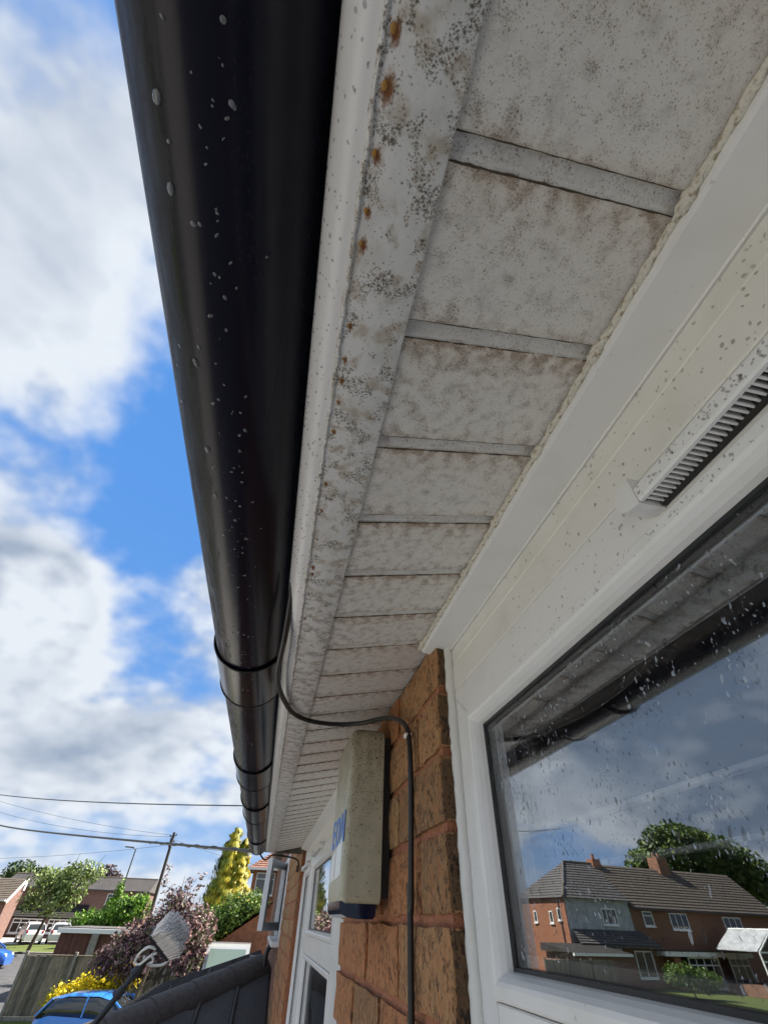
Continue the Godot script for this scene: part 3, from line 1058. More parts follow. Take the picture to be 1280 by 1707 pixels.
	while z > -0.640:
		bp.append(Vector3(0.1858 + 0.0009 * lumpy.get_noise_1d(z + 40.0), 0.3255 + 0.0009 * lumpy.get_noise_1d(z + 80.0), z))
		var rad := 0.0034 + 0.0011 * lumpy.get_noise_1d(z) + r.randf_range(-0.0003, 0.0003)
		for l in lumps:
			if absf(l - z) < 0.006:
				rad += 0.0022
		br.append(rad)
		z -= 0.004
	rope(ck, bp, br, 8)
	part("sealant_fillet", ck, M["sealant"], house, "lumpy cream sealant between soffit and window trim")
	var mf := MB.new()
	bp = []
	br = []
	var y := -1.1
	while y < 0.318:
		bp.append(Vector3(0.2215 + r.randf_range(-0.0004, 0.0004), y, -0.6015 + r.randf_range(-0.0008, 0.0008)))
		br.append(r.randf_range(0.0066, 0.0082))
		y += 0.008
	rope(mf, bp, br, 8)
	part("mastic_strip", mf, M["cream_plastic"], house)
	# the near window
	near_window(house)
	second_window(house)

func near_window(house: Node) -> void:
	var p := PANE
	var fr := MB.new()
	var za := -0.605
	var zb := 0.75
	fr.prism([Vector3(p, -1.10, za), Vector3(p, 0.2430, za), Vector3(p, 0.2040, za + 0.0475), Vector3(p, -1.06, za + 0.0475)], Vector3(0.06, 0, 0))
	fr.prism([Vector3(p, -1.10, zb), Vector3(p, 0.2430, zb), Vector3(p, 0.2040, zb - 0.0475), Vector3(p, -1.06, zb - 0.0475)], Vector3(0.06, 0, 0))
	fr.box(Vector3(p, -0.108, za + 0.0482), Vector3(p + 0.06, -0.0492, zb - 0.0482), 0.0012)
	fr.prism([Vector3(p, -1.10, za + 0.0008), Vector3(p, -1.061, za + 0.048), Vector3(p, -1.061, zb - 0.048), Vector3(p, -1.10, zb - 0.0008)], Vector3(0.06, 0, 0))
	var win := part("window", fr, M["white_plastic"], house, "white window with rain drops on its glass and a trickle vent above")
	var hd := MB.new()
	hd.prism([Vector3(p, 0.2437, za + 0.0006), Vector3(p, 0.2047, za + 0.048), Vector3(p, 0.2047, zb - 0.048), Vector3(p, 0.2437, zb - 0.0006)], Vector3(0.06, 0, 0))
	part("frame_head", hd, M["white_plastic"], win)
	var ex := MB.new()
	ex.box(Vector3(p - 0.0006, 0.2450, za + 0.001), Vector3(p + 0.06, 0.2838, zb), 0.0012)
	ex.box(Vector3(p + 0.0004, 0.2850, za + 0.001), Vector3(p + 0.06, 0.3088, zb), 0.0012)
	part("frame_extension", ex, M["cream_plastic"], win, "cream extension strip above the frame head")
	sash_ring(win, -0.0475, 0.2035, -0.557, 0.70)
	sash_ring(win, -1.058, -0.1095, -0.557, 0.70)
	var sill := MB.new()
	sill.box(Vector3(0.15, -1.125, za), Vector3(0.28, -1.101, zb), 0.004)
	part("sill", sill, M["white_plastic"], win)
	vent(win, -0.163, 0.17, 0.2085, true)
	# rain
	var r := rnd(90)
	var g := MB.new()
	var gx := p + 0.0145
	var clus := noise(4, 7.0, 2)
	var g2 := MB.new()
	var n := 0
	while n < 2300:
		var q := Vector3(gx, r.randf_range(-0.022, 0.182), r.randf_range(-0.53, 0.05))
		var k := clus.get_noise_2d(q.y * 2.0, q.z * 2.0) + (q.y - 0.06) * 2.2
		if r.randf() > clampf(0.30 + k * 1.1, 0.06, 1.0):
			continue
		n += 1
		var big := r.randf()
		var size := lerpf(0.00032, 0.00105, big * big) if r.randf() < 0.97 else r.randf_range(0.0011, 0.0016)
		drops(g if r.randf() < 0.55 else g2, r, q, Vector3.LEFT, size, r.randf_range(1.0, 2.6))
	part("raindrop", g, M["rain_on_glass"], win, "", "stuff")
	part("raindrop", g2, M["bright_rain_on_glass"], win, "", "stuff")
	var d := MB.new()
	for i in 420:
		var yy := r.randf_range(0.206, 0.307)
		var q := Vector3(p - 0.0004, yy, r.randf_range(-0.42, 0.05))
		if r.randf() < (q.z + 0.46) * 2.4 and not (yy < 0.235 and q.z > -0.178):
			if absf(yy - 0.2844) > 0.002 and absf(yy - 0.244) > 0.002:
				drops(d, r, q, Vector3.LEFT, r.randf_range(0.0005, 0.0014), r.randf_range(1.0, 1.7))
	for i in 160:
		var q := Vector3(p - 0.0215, 0.2085 + r.randf_range(0.003, 0.0105), r.randf_range(-0.163, 0.05))
		drops(d, r, q, Vector3.LEFT, r.randf_range(0.0004, 0.0012), r.randf_range(1.0, 1.5))
	for i in 200:
		var q := Vector3(p - 0.0045, 0.2035 - r.randf_range(0.0022, 0.0092), r.randf_range(-0.45, 0.05))
		if r.randf() < (q.z + 0.5) * 2.0:
			drops(d, r, q, Vector3.LEFT, r.randf_range(0.0004, 0.0010), r.randf_range(1.0, 2.0))
	part("raindrop", d, M["rain_on_white"], win, "", "stuff")
	# rails of a blind inside
	for q in [[0.0996, 0.0], [0.0552, 0.0]]:
		var b := MB.new()
		b.box(Vector3(0.36, q[0] - 0.0022, -0.75), Vector3(0.372, q[0] + 0.0022, 0.6), 0.001)
		part("blind_rail", b, M["render_grey"], win)

func second_window(house: Node) -> void:
	var p := PANE
	var fr := MB.new()
	fr.box(Vector3(p, -1.10, -1.80), Vector3(p + 0.06, 0.2035, -1.467), 0.002)
	fr.box(Vector3(p, -1.10, -3.455), Vector3(p + 0.06, 0.2035, -3.415), 0.002)
	fr.box(Vector3(p, -1.10, -2.955), Vector3(p + 0.06, 0.2035, -2.825), 0.002)
	fr.box(Vector3(p, 0.2045, -3.455), Vector3(p + 0.06, 0.2435, -1.467), 0.0015)
	fr.box(Vector3(p, -0.108, -2.824), Vector3(p + 0.06, -0.0490, -1.801), 0.002)
	fr.box(Vector3(p, -1.10, -2.824), Vector3(p + 0.06, -1.06, -1.801))
	var win := part("window", fr, M["white_plastic"], house, "far white window beyond the brick pier")
	var ex := MB.new()
	ex.box(Vector3(p - 0.0006, 0.2447, -3.455), Vector3(p + 0.06, 0.3088, -1.467), 0.0012)
	part("frame_extension", ex, M["trim_plastic"], win)
	sash_ring(win, -0.0480, 0.2035, -2.8235, -1.8015)
	sash_ring(win, -1.058, -0.1090, -2.8235, -1.8015)
	sash_ring(win, -1.098, 0.2035, -3.414, -2.956)
	vent(win, -2.72, -2.36, 0.228, false)
	vent(win, -3.40, -3.04, 0.214, false)

func build_gutter() -> void:
	var g := thing("rain_gutter", "black half-round plastic rain gutter running along the eaves above the fascia", "gutter", Vector3(-0.091, 0.285, -1.5))
	var shape := func(r0: float, r1: float, cx: float) -> Array:
		var pr := []
		var n := 26
		for i in n + 1:
			var a := PI + PI * i / n
			pr.append(Vector2(cx + r0 * cos(a), 0.341 + r0 * sin(a)))
		for i in n + 1:
			var a := TAU - PI * i / n
			pr.append(Vector2(cx + r1 * cos(a), 0.341 + r1 * sin(a)))
		return pr
	var cx := func(z: float) -> float: return -0.091 - minf(0.0, z) * 0.0045
	for s in [[0.6, -0.79], [-0.79, -2.02], [-2.02, -3.45]]:
		var m := MB.new()
		var a: float = cx.call(s[0])
		m.sweep(shape.call(0.056, 0.0538, a), s[0], s[1] + 0.002, float(cx.call(s[1])) - a, true, true)
		# rolled outer rim
		m.tube([Vector3(a - 0.0548, 0.342, s[0]), Vector3(float(cx.call(s[1])) - 0.0548, 0.342, s[1] + 0.002)], 0.0024, -1.0, 8)
		part("gutter_length", m, M["gutter_plastic"], g)
	for u in [[-0.70, -0.86], [-1.38, -1.60], [-1.95, -2.25], [-2.95, -3.455]]:
		var m := MB.new()
		var a: float = cx.call(u[0])
		m.sweep(shape.call(0.0592, 0.0562, a), u[0], u[1], float(cx.call(u[1])) - a, true, true)
		for e in [u[0], u[1]]:
			var t := []
			for i in 27:
				var an := PI + PI * i / 26.0
				t.append(Vector3(a + 0.0592 * cos(an), 0.341 + 0.0592 * sin(an), e))
			m.tube(t, 0.0016, -1.0, 6)
		part("union_bracket", m, M["gutter_bracket"], g)
	var endc := MB.new()
	var loop := []
	for i in 17:
		var an := PI + PI * i / 16.0
		loop.append(Vector3(float(cx.call(-3.45)) + 0.056 * cos(an), 0.341 + 0.056 * sin(an), -3.452))
	endc.prism(loop, Vector3(0, 0, -0.004))
	part("stop_end", endc, M["gutter_bracket"], g)
	var r := rnd(55)
	var d := MB.new()
	for i in 330:
		var z := -pow(r.randf(), 1.2) * 1.9 + 0.03
		var an := PI * 1.5 + r.randfn(0.0, 0.16) + 0.08
		if r.randf() < 0.15:
			an = PI * r.randf_range(1.25, 1.75)
		var nrm := Vector3(cos(an), sin(an), 0)
		var rr := 0.0593 if (z < -0.70 and z > -0.86) else 0.056
		drops(d, r, Vector3(float(cx.call(z)), 0.341, z) + nrm * rr, nrm, r.randf_range(0.0005, 0.0016), r.randf_range(0.8, 1.3), Vector3(0, 0, 1))
	for q in [[-0.035, 1.36], [-0.072, 1.37], [-0.175, 1.39], [-0.255, 1.40], [-0.31, 1.42]]:
		var an: float = PI * q[1]
		var nrm := Vector3(cos(an), sin(an), 0)
		drops(d, r, Vector3(-0.091, 0.341, q[0]) + nrm * 0.056, nrm, 0.0026, 1.3, Vector3(0, 0, 1))
	part("raindrop", d, M["rain_on_black"], g, "", "stuff")

func build_alarm() -> void:
	var t := thing("alarm_box", "dirty cream burglar alarm bell box with blue lettering on the brick pier", "alarm box", Vector3(0.19, 0.0, -0.99))
	var lo := Vector3(0.119, 0.0215, -1.082)
	var hi := Vector3(0.183, 0.277, -0.898)
	# a rounded case: sections up the box, corners rounded in plan
	var c := MB.new()
	var levels := [[0.0, 0.007], [0.003, 0.0025], [0.009, 0.0], [0.24, 0.0], [0.250, 0.003], [0.2555, 0.009]]
	var rows := []
	for l in levels:
		var row := []
		var ins: float = l[1]
		var cr := 0.010
		for k in [[lo.x + ins + cr, hi.z - ins - cr, 90.0], [lo.x + ins + cr, lo.z + ins + cr, 180.0]]:
			for i in 6:
				var a := deg_to_rad(k[2] + 18.0 * i)
				var d := Vector3(cos(a), 0, sin(a))
				row.append([Vector3(k[0], lo.y + l[0], k[1]) + d * cr, d])
		row.append([Vector3(hi.x + 0.006 * sin(PI * clampf(l[0] / 0.2555, 0, 1)), lo.y + l[0], lo.z + ins), Vector3(0, 0, -1)])
		row.push_front([Vector3(hi.x + 0.006 * sin(PI * clampf(l[0] / 0.2555, 0, 1)), lo.y + l[0], hi.z - ins), Vector3(0, 0, 1)])
		rows.append(row)
	var ids := []
	for i in rows.size():
		var idr := []
		for q in rows[i]:
			var nn: Vector3 = q[1]
			if i == 0:
				nn = (nn + Vector3.DOWN * 2.0).normalized()
			elif i == 1:
				nn = (nn + Vector3.DOWN * 0.6).normalized()
			elif i == rows.size() - 2:
				nn = (nn + Vector3.UP * 0.5).normalized()
			elif i == rows.size() - 1:
				nn = (nn + Vector3.UP * 2.0).normalized()
			idr.append(c.vert(q[0], nn))
			var arc := 0.0
			for s in range(1, idr.size()):
				arc += (rows[2][s][0] as Vector3).distance_to(rows[2][s - 1][0])
			c.uv[idr[idr.size() - 1]] = Vector2(arc / 0.26, 1.0 - (q[0].y - lo.y) / 0.2556)
		ids.append(idr)
	for i in rows.size() - 1:
		for k in ids[i].size() - 1:
			c.iquad(ids[i][k + 1], ids[i][k], ids[i + 1][k], ids[i + 1][k + 1])
	for e in [[0, Vector3.DOWN], [rows.size() - 1, Vector3.UP]]:
		var cap := []
		for q in rows[e[0]]:
			cap.append(c.vert(q[0], e[1]))
		for k in range(1, cap.size() - 1):
			if e[0] == 0:
				c.itri(cap[0], cap[k], cap[k + 1])
			else:
				c.itri(cap[0], cap[k + 1], cap[k])
	part("cover", c, M["alarm_plastic"], t)
	var back := MB.new()
	back.box(Vector3(0.184, 0.03, -1.07), Vector3(WALL + 0.003, 0.268, -0.912))
	part("back_plate", back, M["rubber"], t)
	var s := MB.new()
	var pts := []
	pts = [Vector3(0.120, 0.0235, -0.908), Vector3(0.1205, 0.014, -0.908), Vector3(0.124, 0.0085, -0.908), Vector3(0.133, 0.0052, -0.908), Vector3(0.150, 0.0035, -0.908), Vector3(0.174, 0.0040, -0.908), Vector3(0.178, 0.008, -0.908), Vector3(0.179, 0.0235, -0.908)]
	s.prism(pts, Vector3(0, 0, -0.165))
	part("strobe_lens", s, M["strobe_blue"], t, "dark blue strobe lens under the box")
	var st := MB.new()
	for q in [[-1.055, -1.005, 0.050, 0.098], [-0.995, -0.918, 0.052, 0.108]]:
		st.prism([Vector3(lo.x - 0.0006, q[2], q[0]), Vector3(lo.x - 0.0006, q[3] - 0.012, q[0]), Vector3(lo.x - 0.0006, q[3], q[1]), Vector3(lo.x - 0.0006, q[2] + 0.004, q[1])], Vector3(0.0004, 0, 0))
	part("peeling_sticker", st, M["sticker"], t, "white remains of a peeling sticker")
	var font := SystemFont.new()
	font.font_names = PackedStringArray(["Droid Sans"])
	font.font_weight = 700
	var tm := TextMesh.new()
	tm.text = "EON"
	tm.font = font
	tm.font_size = 48
	tm.pixel_size = 0.0011
	tm.depth = 0.0005
	var o := MeshInstance3D.new()
	o.name = "lettering"
	o.mesh = tm
	o.material_override = M["blue_print"]
	# read from the street: letters run towards +z
	o.transform = Transform3D(Basis(Vector3(0, 0, 1.6), Vector3(0, 1.15, 0), Vector3(-1, 0, 0)), Vector3(lo.x - 0.0006, 0.120, -0.984) - base_of[t])
	t.add_child(o, true)

func spline(pts: Array, per := 8) -> Array:
	var c := Curve3D.new()
	for i in pts.size():
		var a: Vector3 = pts[maxi(i - 1, 0)]
		var b: Vector3 = pts[mini(i + 1, pts.size() - 1)]
		c.add_point(pts[i], -(b - a) / 6.0, (b - a) / 6.0)
	var outp := []
	for i in pts.size() - 1:
		for k in per:
			outp.append(c.sample(i, float(k) / per))
	outp.append(pts[pts.size() - 1])
	return outp

func build_cable() -> void:
	var t := thing("black_cable", "black cable looping from the gutter under the soffit and down the brick pier", "cable", Vector3(0.19, -1.5, -0.735))
	var m := MB.new()
	m.tube(spline([Vector3(-0.026, 0.310, -0.46), Vector3(-0.028, 0.300, -0.54), Vector3(-0.0295, 0.290, -0.59), Vector3(-0.033, 0.2875, -0.644), Vector3(-0.035, 0.2875, -0.70), Vector3(-0.031, 0.288, -0.762), Vector3(-0.018, 0.2885, -0.83), Vector3(0.002, 0.2885, -0.890), Vector3(0.039, 0.2895, -0.925), Vector3(0.092, 0.296, -0.950), Vector3(0.140, 0.298, -0.935), Vector3(0.172, 0.289, -0.868), Vector3(0.187, 0.270, -0.806), Vector3(0.1915, 0.240, -0.752), Vector3(0.1915, 0.210, -0.734), Vector3(0.1915, 0.158, -0.729), Vector3(0.1915, 0.02, -0.736), Vector3(0.1915, -0.10, -0.742), Vector3(0.1915, -1.5, -0.74)]), 0.0043, -1.0, 10)
	part("cable_run", m, M["cable_black"], t)
	for q in [Vector3(0.1905, 0.224, -0.7415)]:
		var c := MB.new()
		c.box(q - Vector3(0.0058, 0.0034, 0.0058), q + Vector3(0.0065, 0.0034, 0.0058), 0.0015)
		part("cable_clip", c, M["far_white"], t)

func build_neighbour() -> void:
	var o := Vector3(0.2, -EYE, -6.0)
	var h := thing("neighbouring_house", "neighbouring brick house at the end of the eaves with an open window", "house", o)
	var w := MB.new()
	w.box(Vector3(WALL + 0.0085, -0.95, -5.30), Vector3(0.30, 0.60, -3.467))
	var pier := part("brick_wall", w, M["mortar"], h)
	bonded(h, pier, -3.468, -5.29, -0.95, 0.6, 17, false)
	var l := MB.new()
	l.box(Vector3(WALL + 0.001, -EYE, -5.30), Vector3(0.30, -0.951, -3.466))
	l.box(Vector3(WALL + 0.001, -EYE, -7.25), Vector3(0.30, -0.180, -5.301))
	l.box(Vector3(WALL + 0.001, -EYE, -10.5), Vector3(0.30, 0.7, -7.251))
	l.box(Vector3(0.31, -EYE, -10.5), Vector3(8.0, 0.7, -7.4))
	l.box(Vector3(4.0, -EYE, -7.4), Vector3(8.0, 0.7, -3.48))
	l.box(Vector3(WALL + 0.001, 0.5, -7.25), Vector3(0.30, 0.7, -5.301))
	part("lower_wall", l, M["house_brick"], h)
	var rf := MB.new()
	rf.prism([Vector3(0.1, 0.70, -3.48), Vector3(4.0, 3.0, -3.48), Vector3(8.2, 0.70, -3.48), Vector3(8.2, 0.76, -3.48), Vector3(4.0, 3.08, -3.48), Vector3(0.05, 0.76, -3.48)], Vector3(0, 0, -7.2))
	part("roof", rf, M["roof_brown"], h)
	# window with a casement swung open
	var fr := MB.new()
	fr.box(Vector3(0.190, -0.14, -5.37), Vector3(0.26, 0.50, -5.302), 0.004)
	fr.box(Vector3(0.205, -0.14, -7.249), Vector3(0.26, 0.50, -7.18), 0.004)
	fr.box(Vector3(0.205, -0.14, -6.36), Vector3(0.26, 0.50, -6.29), 0.004)
	fr.box(Vector3(0.205, 0.43, -7.18), Vector3(0.26, 0.50, -5.37), 0.004)
	var win := part("window", fr, M["white_plastic"], h, "white window with its casement swung open over the street")
	var pane := MB.new()
	pane.box(Vector3(0.235, -0.14, -7.18), Vector3(0.239, 0.43, -6.36))
	part("glass_pane", pane, M["far_glass"], win)
	var a := Vector3(0.203, 0, -6.28)
	var b := Vector3(0.022, 0, -5.76)
	var dir := (b - a).normalized()
	var side := dir.cross(Vector3.UP)
	var xf := Transform3D(Basis(dir, Vector3.UP, side), a)
	var len := a.distance_to(b)
	var cs := MB.new()
	for q in [[0.0, 0.065, -0.085, 0.455], [len - 0.065, len, -0.085, 0.455]]:
		cs.box(Vector3(q[0], q[2], -0.025), Vector3(q[1], q[3], 0.025), 0.004, xf)
	cs.box(Vector3(0.065, 0.39, -0.024), Vector3(len - 0.065, 0.454, 0.024), 0.004, xf)
	cs.box(Vector3(0.065, -0.084, -0.024), Vector3(len - 0.065, -0.02, 0.024), 0.004, xf)
	part("casement", cs, M["white_plastic"], win)
	var cg := MB.new()
	cg.box(Vector3(0.060, -0.03, -0.004), Vector3(len - 0.060, 0.40, 0.004), 0.0, xf)
	part("glass_pane", cg, M["window_glass"], win)
	var si := MB.new()
	si.box(Vector3(0.135, -0.176, -7.24), Vector3(0.26, -0.141, -5.31), 0.006)
	part("sill", si, M["white_plastic"], win)
	var rm := MB.new()
	rm.box(Vector3(0.9, -0.5, -7.2), Vector3(0.95, 0.5, -5.3))
	part("room_wall", rm, M["room_wall"], h)
	# porch roof under that window
	var A := Vector3(0.10, -0.37, -6.30)
	var B := Vector3(-1.25, -0.745, -4.95)
	var C := Vector3(WALL, -0.745, -4.95)
	var po := MB.new()
	po.box(Vector3(-1.10, -EYE, -9.0), Vector3(WALL, -0.80, -5.10))
	var porch := part("porch", po, M["house_brick"], h, "single-storey porch with a dark tiled hipped roof")
	var base := MB.new()
	base.prism([A, B, Vector3(-1.25, -0.745, -9.0), Vector3(0.10, -0.37, -9.0)], Vector3(0, -0.03, 0))
	base.prism([A, C, B], Vector3(0, -0.03, 0))
	part("roof_deck", base, M["roof_dark"], porch)
	# ridge tiles down the hip
	var r := rnd(8)
	for i in 5:
		var t0 := i / 5.0
		var t1 := (i + 1) / 5.0 + 0.012
		var m := MB.new()
		var p0 := A.lerp(B, t0) + Vector3(0, -0.045, 0)
		var p1 := A.lerp(B, t1) + Vector3(0, -0.0415, 0)
		var d := (p1 - p0).normalized()
		var s := d.cross(Vector3.UP).normalized()
		var u := s.cross(d)
		var row := []
		for e in [p0, p1]:
			var rr := []
			for k in 11:
				var an := PI * k / 10.0
				var nn := s * cos(an) + u * sin(an)
				rr.append(m.vert(e + nn * 0.165, nn))
			row.append(rr)
		for k in 10:
			m.iquad(row[0][k + 1], row[0][k], row[1][k], row[1][k + 1])
		part("hip_tile", m, M["hip_slate"], porch)
	# tiles on the end slope and the front slope
	var tile := MB.new()
	tile.box(Vector3(-0.140, -0.006, -0.19), Vector3(0.140, 0.006, 0.19), 0.004)
	tile.tube([Vector3(-0.128, 0.010, -0.188), Vector3(-0.128, 0.010, 0.188)], 0.016, -1.0, 6)
	var tm := tile.mesh()
	var nE := (C - A).cross(B - A).normalized()
	if nE.y < 0:
		nE = -nE
	var fx := Vector3.RIGHT
	var fz := fx.cross(nE).normalized()
	for j in 4:
		for i in 6:
			var z := A.z + 0.30 + 0.33 * j
			var lim := A.lerp(B, (z - A.z) / (B.z - A.z))
			var x := WALL - 0.15 - 0.285 * i
			if x < lim.x - 0.05:
				continue
			var y := lerpf(A.y, B.y, (z - A.z) / (B.z - A.z))
			piece("roof_tile", tm, M["roof_dark"], porch, Vector3(x, y + 0.022, z), Basis(fx, nE, fz).rotated(fx, 0.05))
	var nF := Vector3(-0.375, 1.35, 0).normalized()
	var gz := nF.cross(Vector3.BACK).normalized()
	for j in 4:
		for i in 14:
			var x := A.x - 0.17 - 0.33 * j
			var z := -8.9 + 0.285 * i
			var t := (A.x - x) / (A.x - B.x)
			if z > lerpf(A.z, B.z, t) - 0.12:
				continue
			var bz := Vector3(-1.35, -0.375, 0).normalized()
			piece("roof_tile", tm, M["roof_dark"], porch, Vector3(x, lerpf(A.y, B.y, t) + 0.022, z), Basis(nF.cross(bz), nF, bz))
	var ld := MB.new()
	ld.prism([Vector3(-0.03, -0.26, -6.24), Vector3(0.10, -0.27, -6.24), Vector3(WALL, -0.40, -6.2), Vector3(0.02, -0.44, -6.2)], Vector3(0, 0, -0.012))
	part("lead_flashing", ld, M["lead"], porch)
	var pp := MB.new()
	pp.tube(spline([Vector3(0.17, -0.18, -6.0), Vector3(0.14, -0.20, -6.0), Vector3(0.125, -0.24, -6.0), Vector3(0.122, -0.32, -6.0)], 5), 0.022, -1.0, 10)
	part("overflow_pipe", pp, M["gutter_bracket"], h)

func ground_y(x: float, z: float) -> float:
	var pts := [[40.0, -4.2], [-4.0, -4.2], [-12.0, -3.9], [-22.0, -3.42], [-28.0, -3.12], [-46.0, -2.88], [-57.0, -2.7], [-62.0, -2.25], [-70.0, -2.1], [-150.0, -1.6], [-900.0, -1.5]]
	var y := -4.2
	for i in pts.size() - 1:
		if z <= pts[i][0] and z >= pts[i + 1][0]:
			y = lerpf(pts[i][1], pts[i + 1][1], (pts[i][0] - z) / (pts[i][0] - pts[i + 1][0]))
	if z < -900.0:
		y = -1.5
	return y - 0.032 * clampf(-x - 19.0, 0.0, 22.0) * smoothstep(-66.0, -50.0, z)

func draped(mb: MB, poly: Array, lift: float) -> void:
	# poly: [x0, x1, z0, z1] laid on the ground in strips
	var zs := [40.0, -4.0, -12.0, -22.0, -28.0, -46.0, -50.0, -54.0, -57.0, -58.0, -62.0, -66.0, -70.0, -110.0, -150.0, -900.0]
	var cut := [poly[2]]
	for q in zs:
		if q < poly[2] and q > poly[3]:
			cut.append(q)
	cut.append(poly[3])
	var xs := [poly[0]]
	for q in [-41.0, -30.0, -19.0]:
		if q > poly[0] and q < poly[1]:
			xs.append(q)
	xs.append(poly[1])
	for i in cut.size() - 1:
		for k in xs.size() - 1:
			var a: float = xs[k]
			var b: float = xs[k + 1]
			var z0: float = cut[i]
			var z1: float = cut[i + 1]
			mb.quad(Vector3(a, ground_y(a, z0) + lift, z0), Vector3(b, ground_y(b, z0) + lift, z0), Vector3(b, ground_y(b, z1) + lift, z1), Vector3(a, ground_y(a, z1) + lift, z1))

func loft(mb: MB, rows: Array, closed := true) -> void:
	var nr := rows.size()
	var nc: int = rows[0].size()
	var mid := Vector3.ZERO
	for row in rows:
		for p in row:
			mid += p
	mid /= float(nr * nc)
	var ids := []
	var sign_ := 0.0
	var nn := []
	for i in nr:
		var line := []
		for k in nc:
			var u: Vector3 = rows[mini(i + 1, nr - 1)][k] - rows[maxi(i - 1, 0)][k]
			var w: Vector3
			if closed:
				w = rows[i][(k + 1) % nc] - rows[i][(k + nc - 1) % nc]
			else:
				w = rows[i][mini(k + 1, nc - 1)] - rows[i][maxi(k - 1, 0)]
			var q := u.cross(w).normalized()
			sign_ += signf(q.dot(rows[i][k] - mid))
			line.append(q)
		nn.append(line)
	var s := 1.0 if sign_ >= 0.0 else -1.0
	for i in nr:
		var line := []
		for k in nc:
			line.append(mb.vert(rows[i][k], nn[i][k] * s))
		ids.append(line)
	for i in nr - 1:
		for k in (nc if closed else nc - 1):
			var k2 := (k + 1) % nc
			if s > 0.0:
				mb.iquad(ids[i][k], ids[i + 1][k], ids[i + 1][k2], ids[i][k2])
			else:
				mb.iquad(ids[i][k], ids[i][k2], ids[i + 1][k2], ids[i + 1][k])
	for e in [0, nr - 1]:
		var c := Vector3.ZERO
		for p in rows[e]:
			c += p
		c /= float(nc)
		for k in (nc if closed else nc - 1):
			mb.out([c, rows[e][k], rows[e][(k + 1) % nc]], mid)

# leaves: flat leaf-sized faces spread through lobes [centre, radii]
func leaves(mb: MB, lobes: Array, count: int, size: float, cols: Array, seed_: int, hollow := 0.45) -> void:
	var r := rnd(seed_)
	var total := 0.0
	for l in lobes:
		total += l[1].x * l[1].y * l[1].z
	var patches := noise(seed_, 0.9 / maxf(0.2, lobes[0][1].x), 2)
	for l in lobes:
		var k := int(count * l[1].x * l[1].y * l[1].z / total)
		for i in k:
			var d := Vector3(r.randfn(), r.randfn(), r.randfn()).normalized()
			var rad := pow(r.randf(), hollow) * (0.86 + 0.30 * patches.get_noise_3dv(d * 3.0 + l[0]))
			var p: Vector3 = l[0] + d * l[1] * rad
			var nrm := (d * 0.6 + Vector3(r.randfn(), r.randfn() + 0.5, r.randfn()) * 0.6).normalized()
			var t := nrm.cross(Vector3(r.randfn(), r.randfn(), r.randfn())).normalized()
			var b := nrm.cross(t)
			var s := size * r.randf_range(0.6, 1.35)
			var pick := clampf(0.5 + patches.get_noise_3dv(p * 1.7) * 0.9 + r.randfn() * 0.22, 0.0, 0.999)
			mb.col = cols[int(pick * cols.size())]
			var a0 := mb.vert(p - t * s, nrm)
			var a1 := mb.vert(p - b * s * 0.55, nrm)
			var a2 := mb.vert(p + t * s, nrm)
			var a3 := mb.vert(p + b * s * 0.55, nrm)
			mb.iquad(a0, a1, a2, a3)
	mb.col = Color(1, 1, 1)

func plant(called: String, label: String, category: String, at: Vector3, lobes: Array, count: int, size: float, cols: Array, seed_: int, trunk_r := 0.12, group := "", hollow := 0.45) -> Node3D:
	var t := thing(called, label, category, at, group)
	var r := rnd(seed_ + 99)
	if trunk_r > 0.0:
		var m := MB.new()
		var top: Vector3 = lobes[0][0]
		var fork := at.lerp(top, 0.45)
		fork.y = lerpf(at.y, top.y, 0.6)
		rope(m, [at - Vector3(0, 0.1, 0), at.lerp(fork, 0.5) + Vector3(r.randf_range(-0.1, 0.1), 0, 0), fork], [trunk_r, trunk_r * 0.8, trunk_r * 0.65], 8)
		for l in lobes:
			var e: Vector3 = l[0]
			var mid := fork.lerp(e, 0.5) + Vector3(0, -0.08 * e.distance_to(fork), 0)
			rope(m, [fork - Vector3(0, 0.05, 0), mid, e, e + (e - mid) * 0.7], [trunk_r * 0.55, trunk_r * 0.38, trunk_r * 0.22, trunk_r * 0.06], 6)
			for q in 5:
				var dd := Vector3(r.randfn(), r.randfn() * 0.5 + 0.5, r.randfn()).normalized()
				rope(m, [mid.lerp(e, 0.3 + 0.15 * q), e + dd * l[1] * 0.5, e + dd * l[1] * 0.95], [trunk_r * 0.2, trunk_r * 0.12, trunk_r * 0.04], 5)
		part("trunk", m, M["bark"], t)
	var c := MB.new()
	leaves(c, lobes, count, size, cols, seed_, hollow)
	part("crown", c, M["leaf"], t, "", "")
	return t

func tiled(mb: MB, a: Vector3, b: Vector3, c: Vector3, d: Vector3, rows: int, step := 0.035) -> void:
	# a-b the eaves, d-c the ridge above them; rows of tiles overlapping
	var up := (b - a).cross(d - a).normalized()
	if up.y < 0.0:
		up = -up
	for i in rows:
		var t0 := float(i) / rows
		var t1 := float(i + 1) / rows
		var p := a.lerp(d, t0) + up * step
		var q := b.lerp(c, t0) + up * step
		var s := b.lerp(c, t1)
		var u := a.lerp(d, t1)
		mb.out([p, q, s, u], (a + b + c + d) * 0.25 - up * 3.0)
		mb.out([a.lerp(d, t0), b.lerp(c, t0), q, p], (a + b + c + d) * 0.25 - up * 0.5 + (d - a) * 2.0)

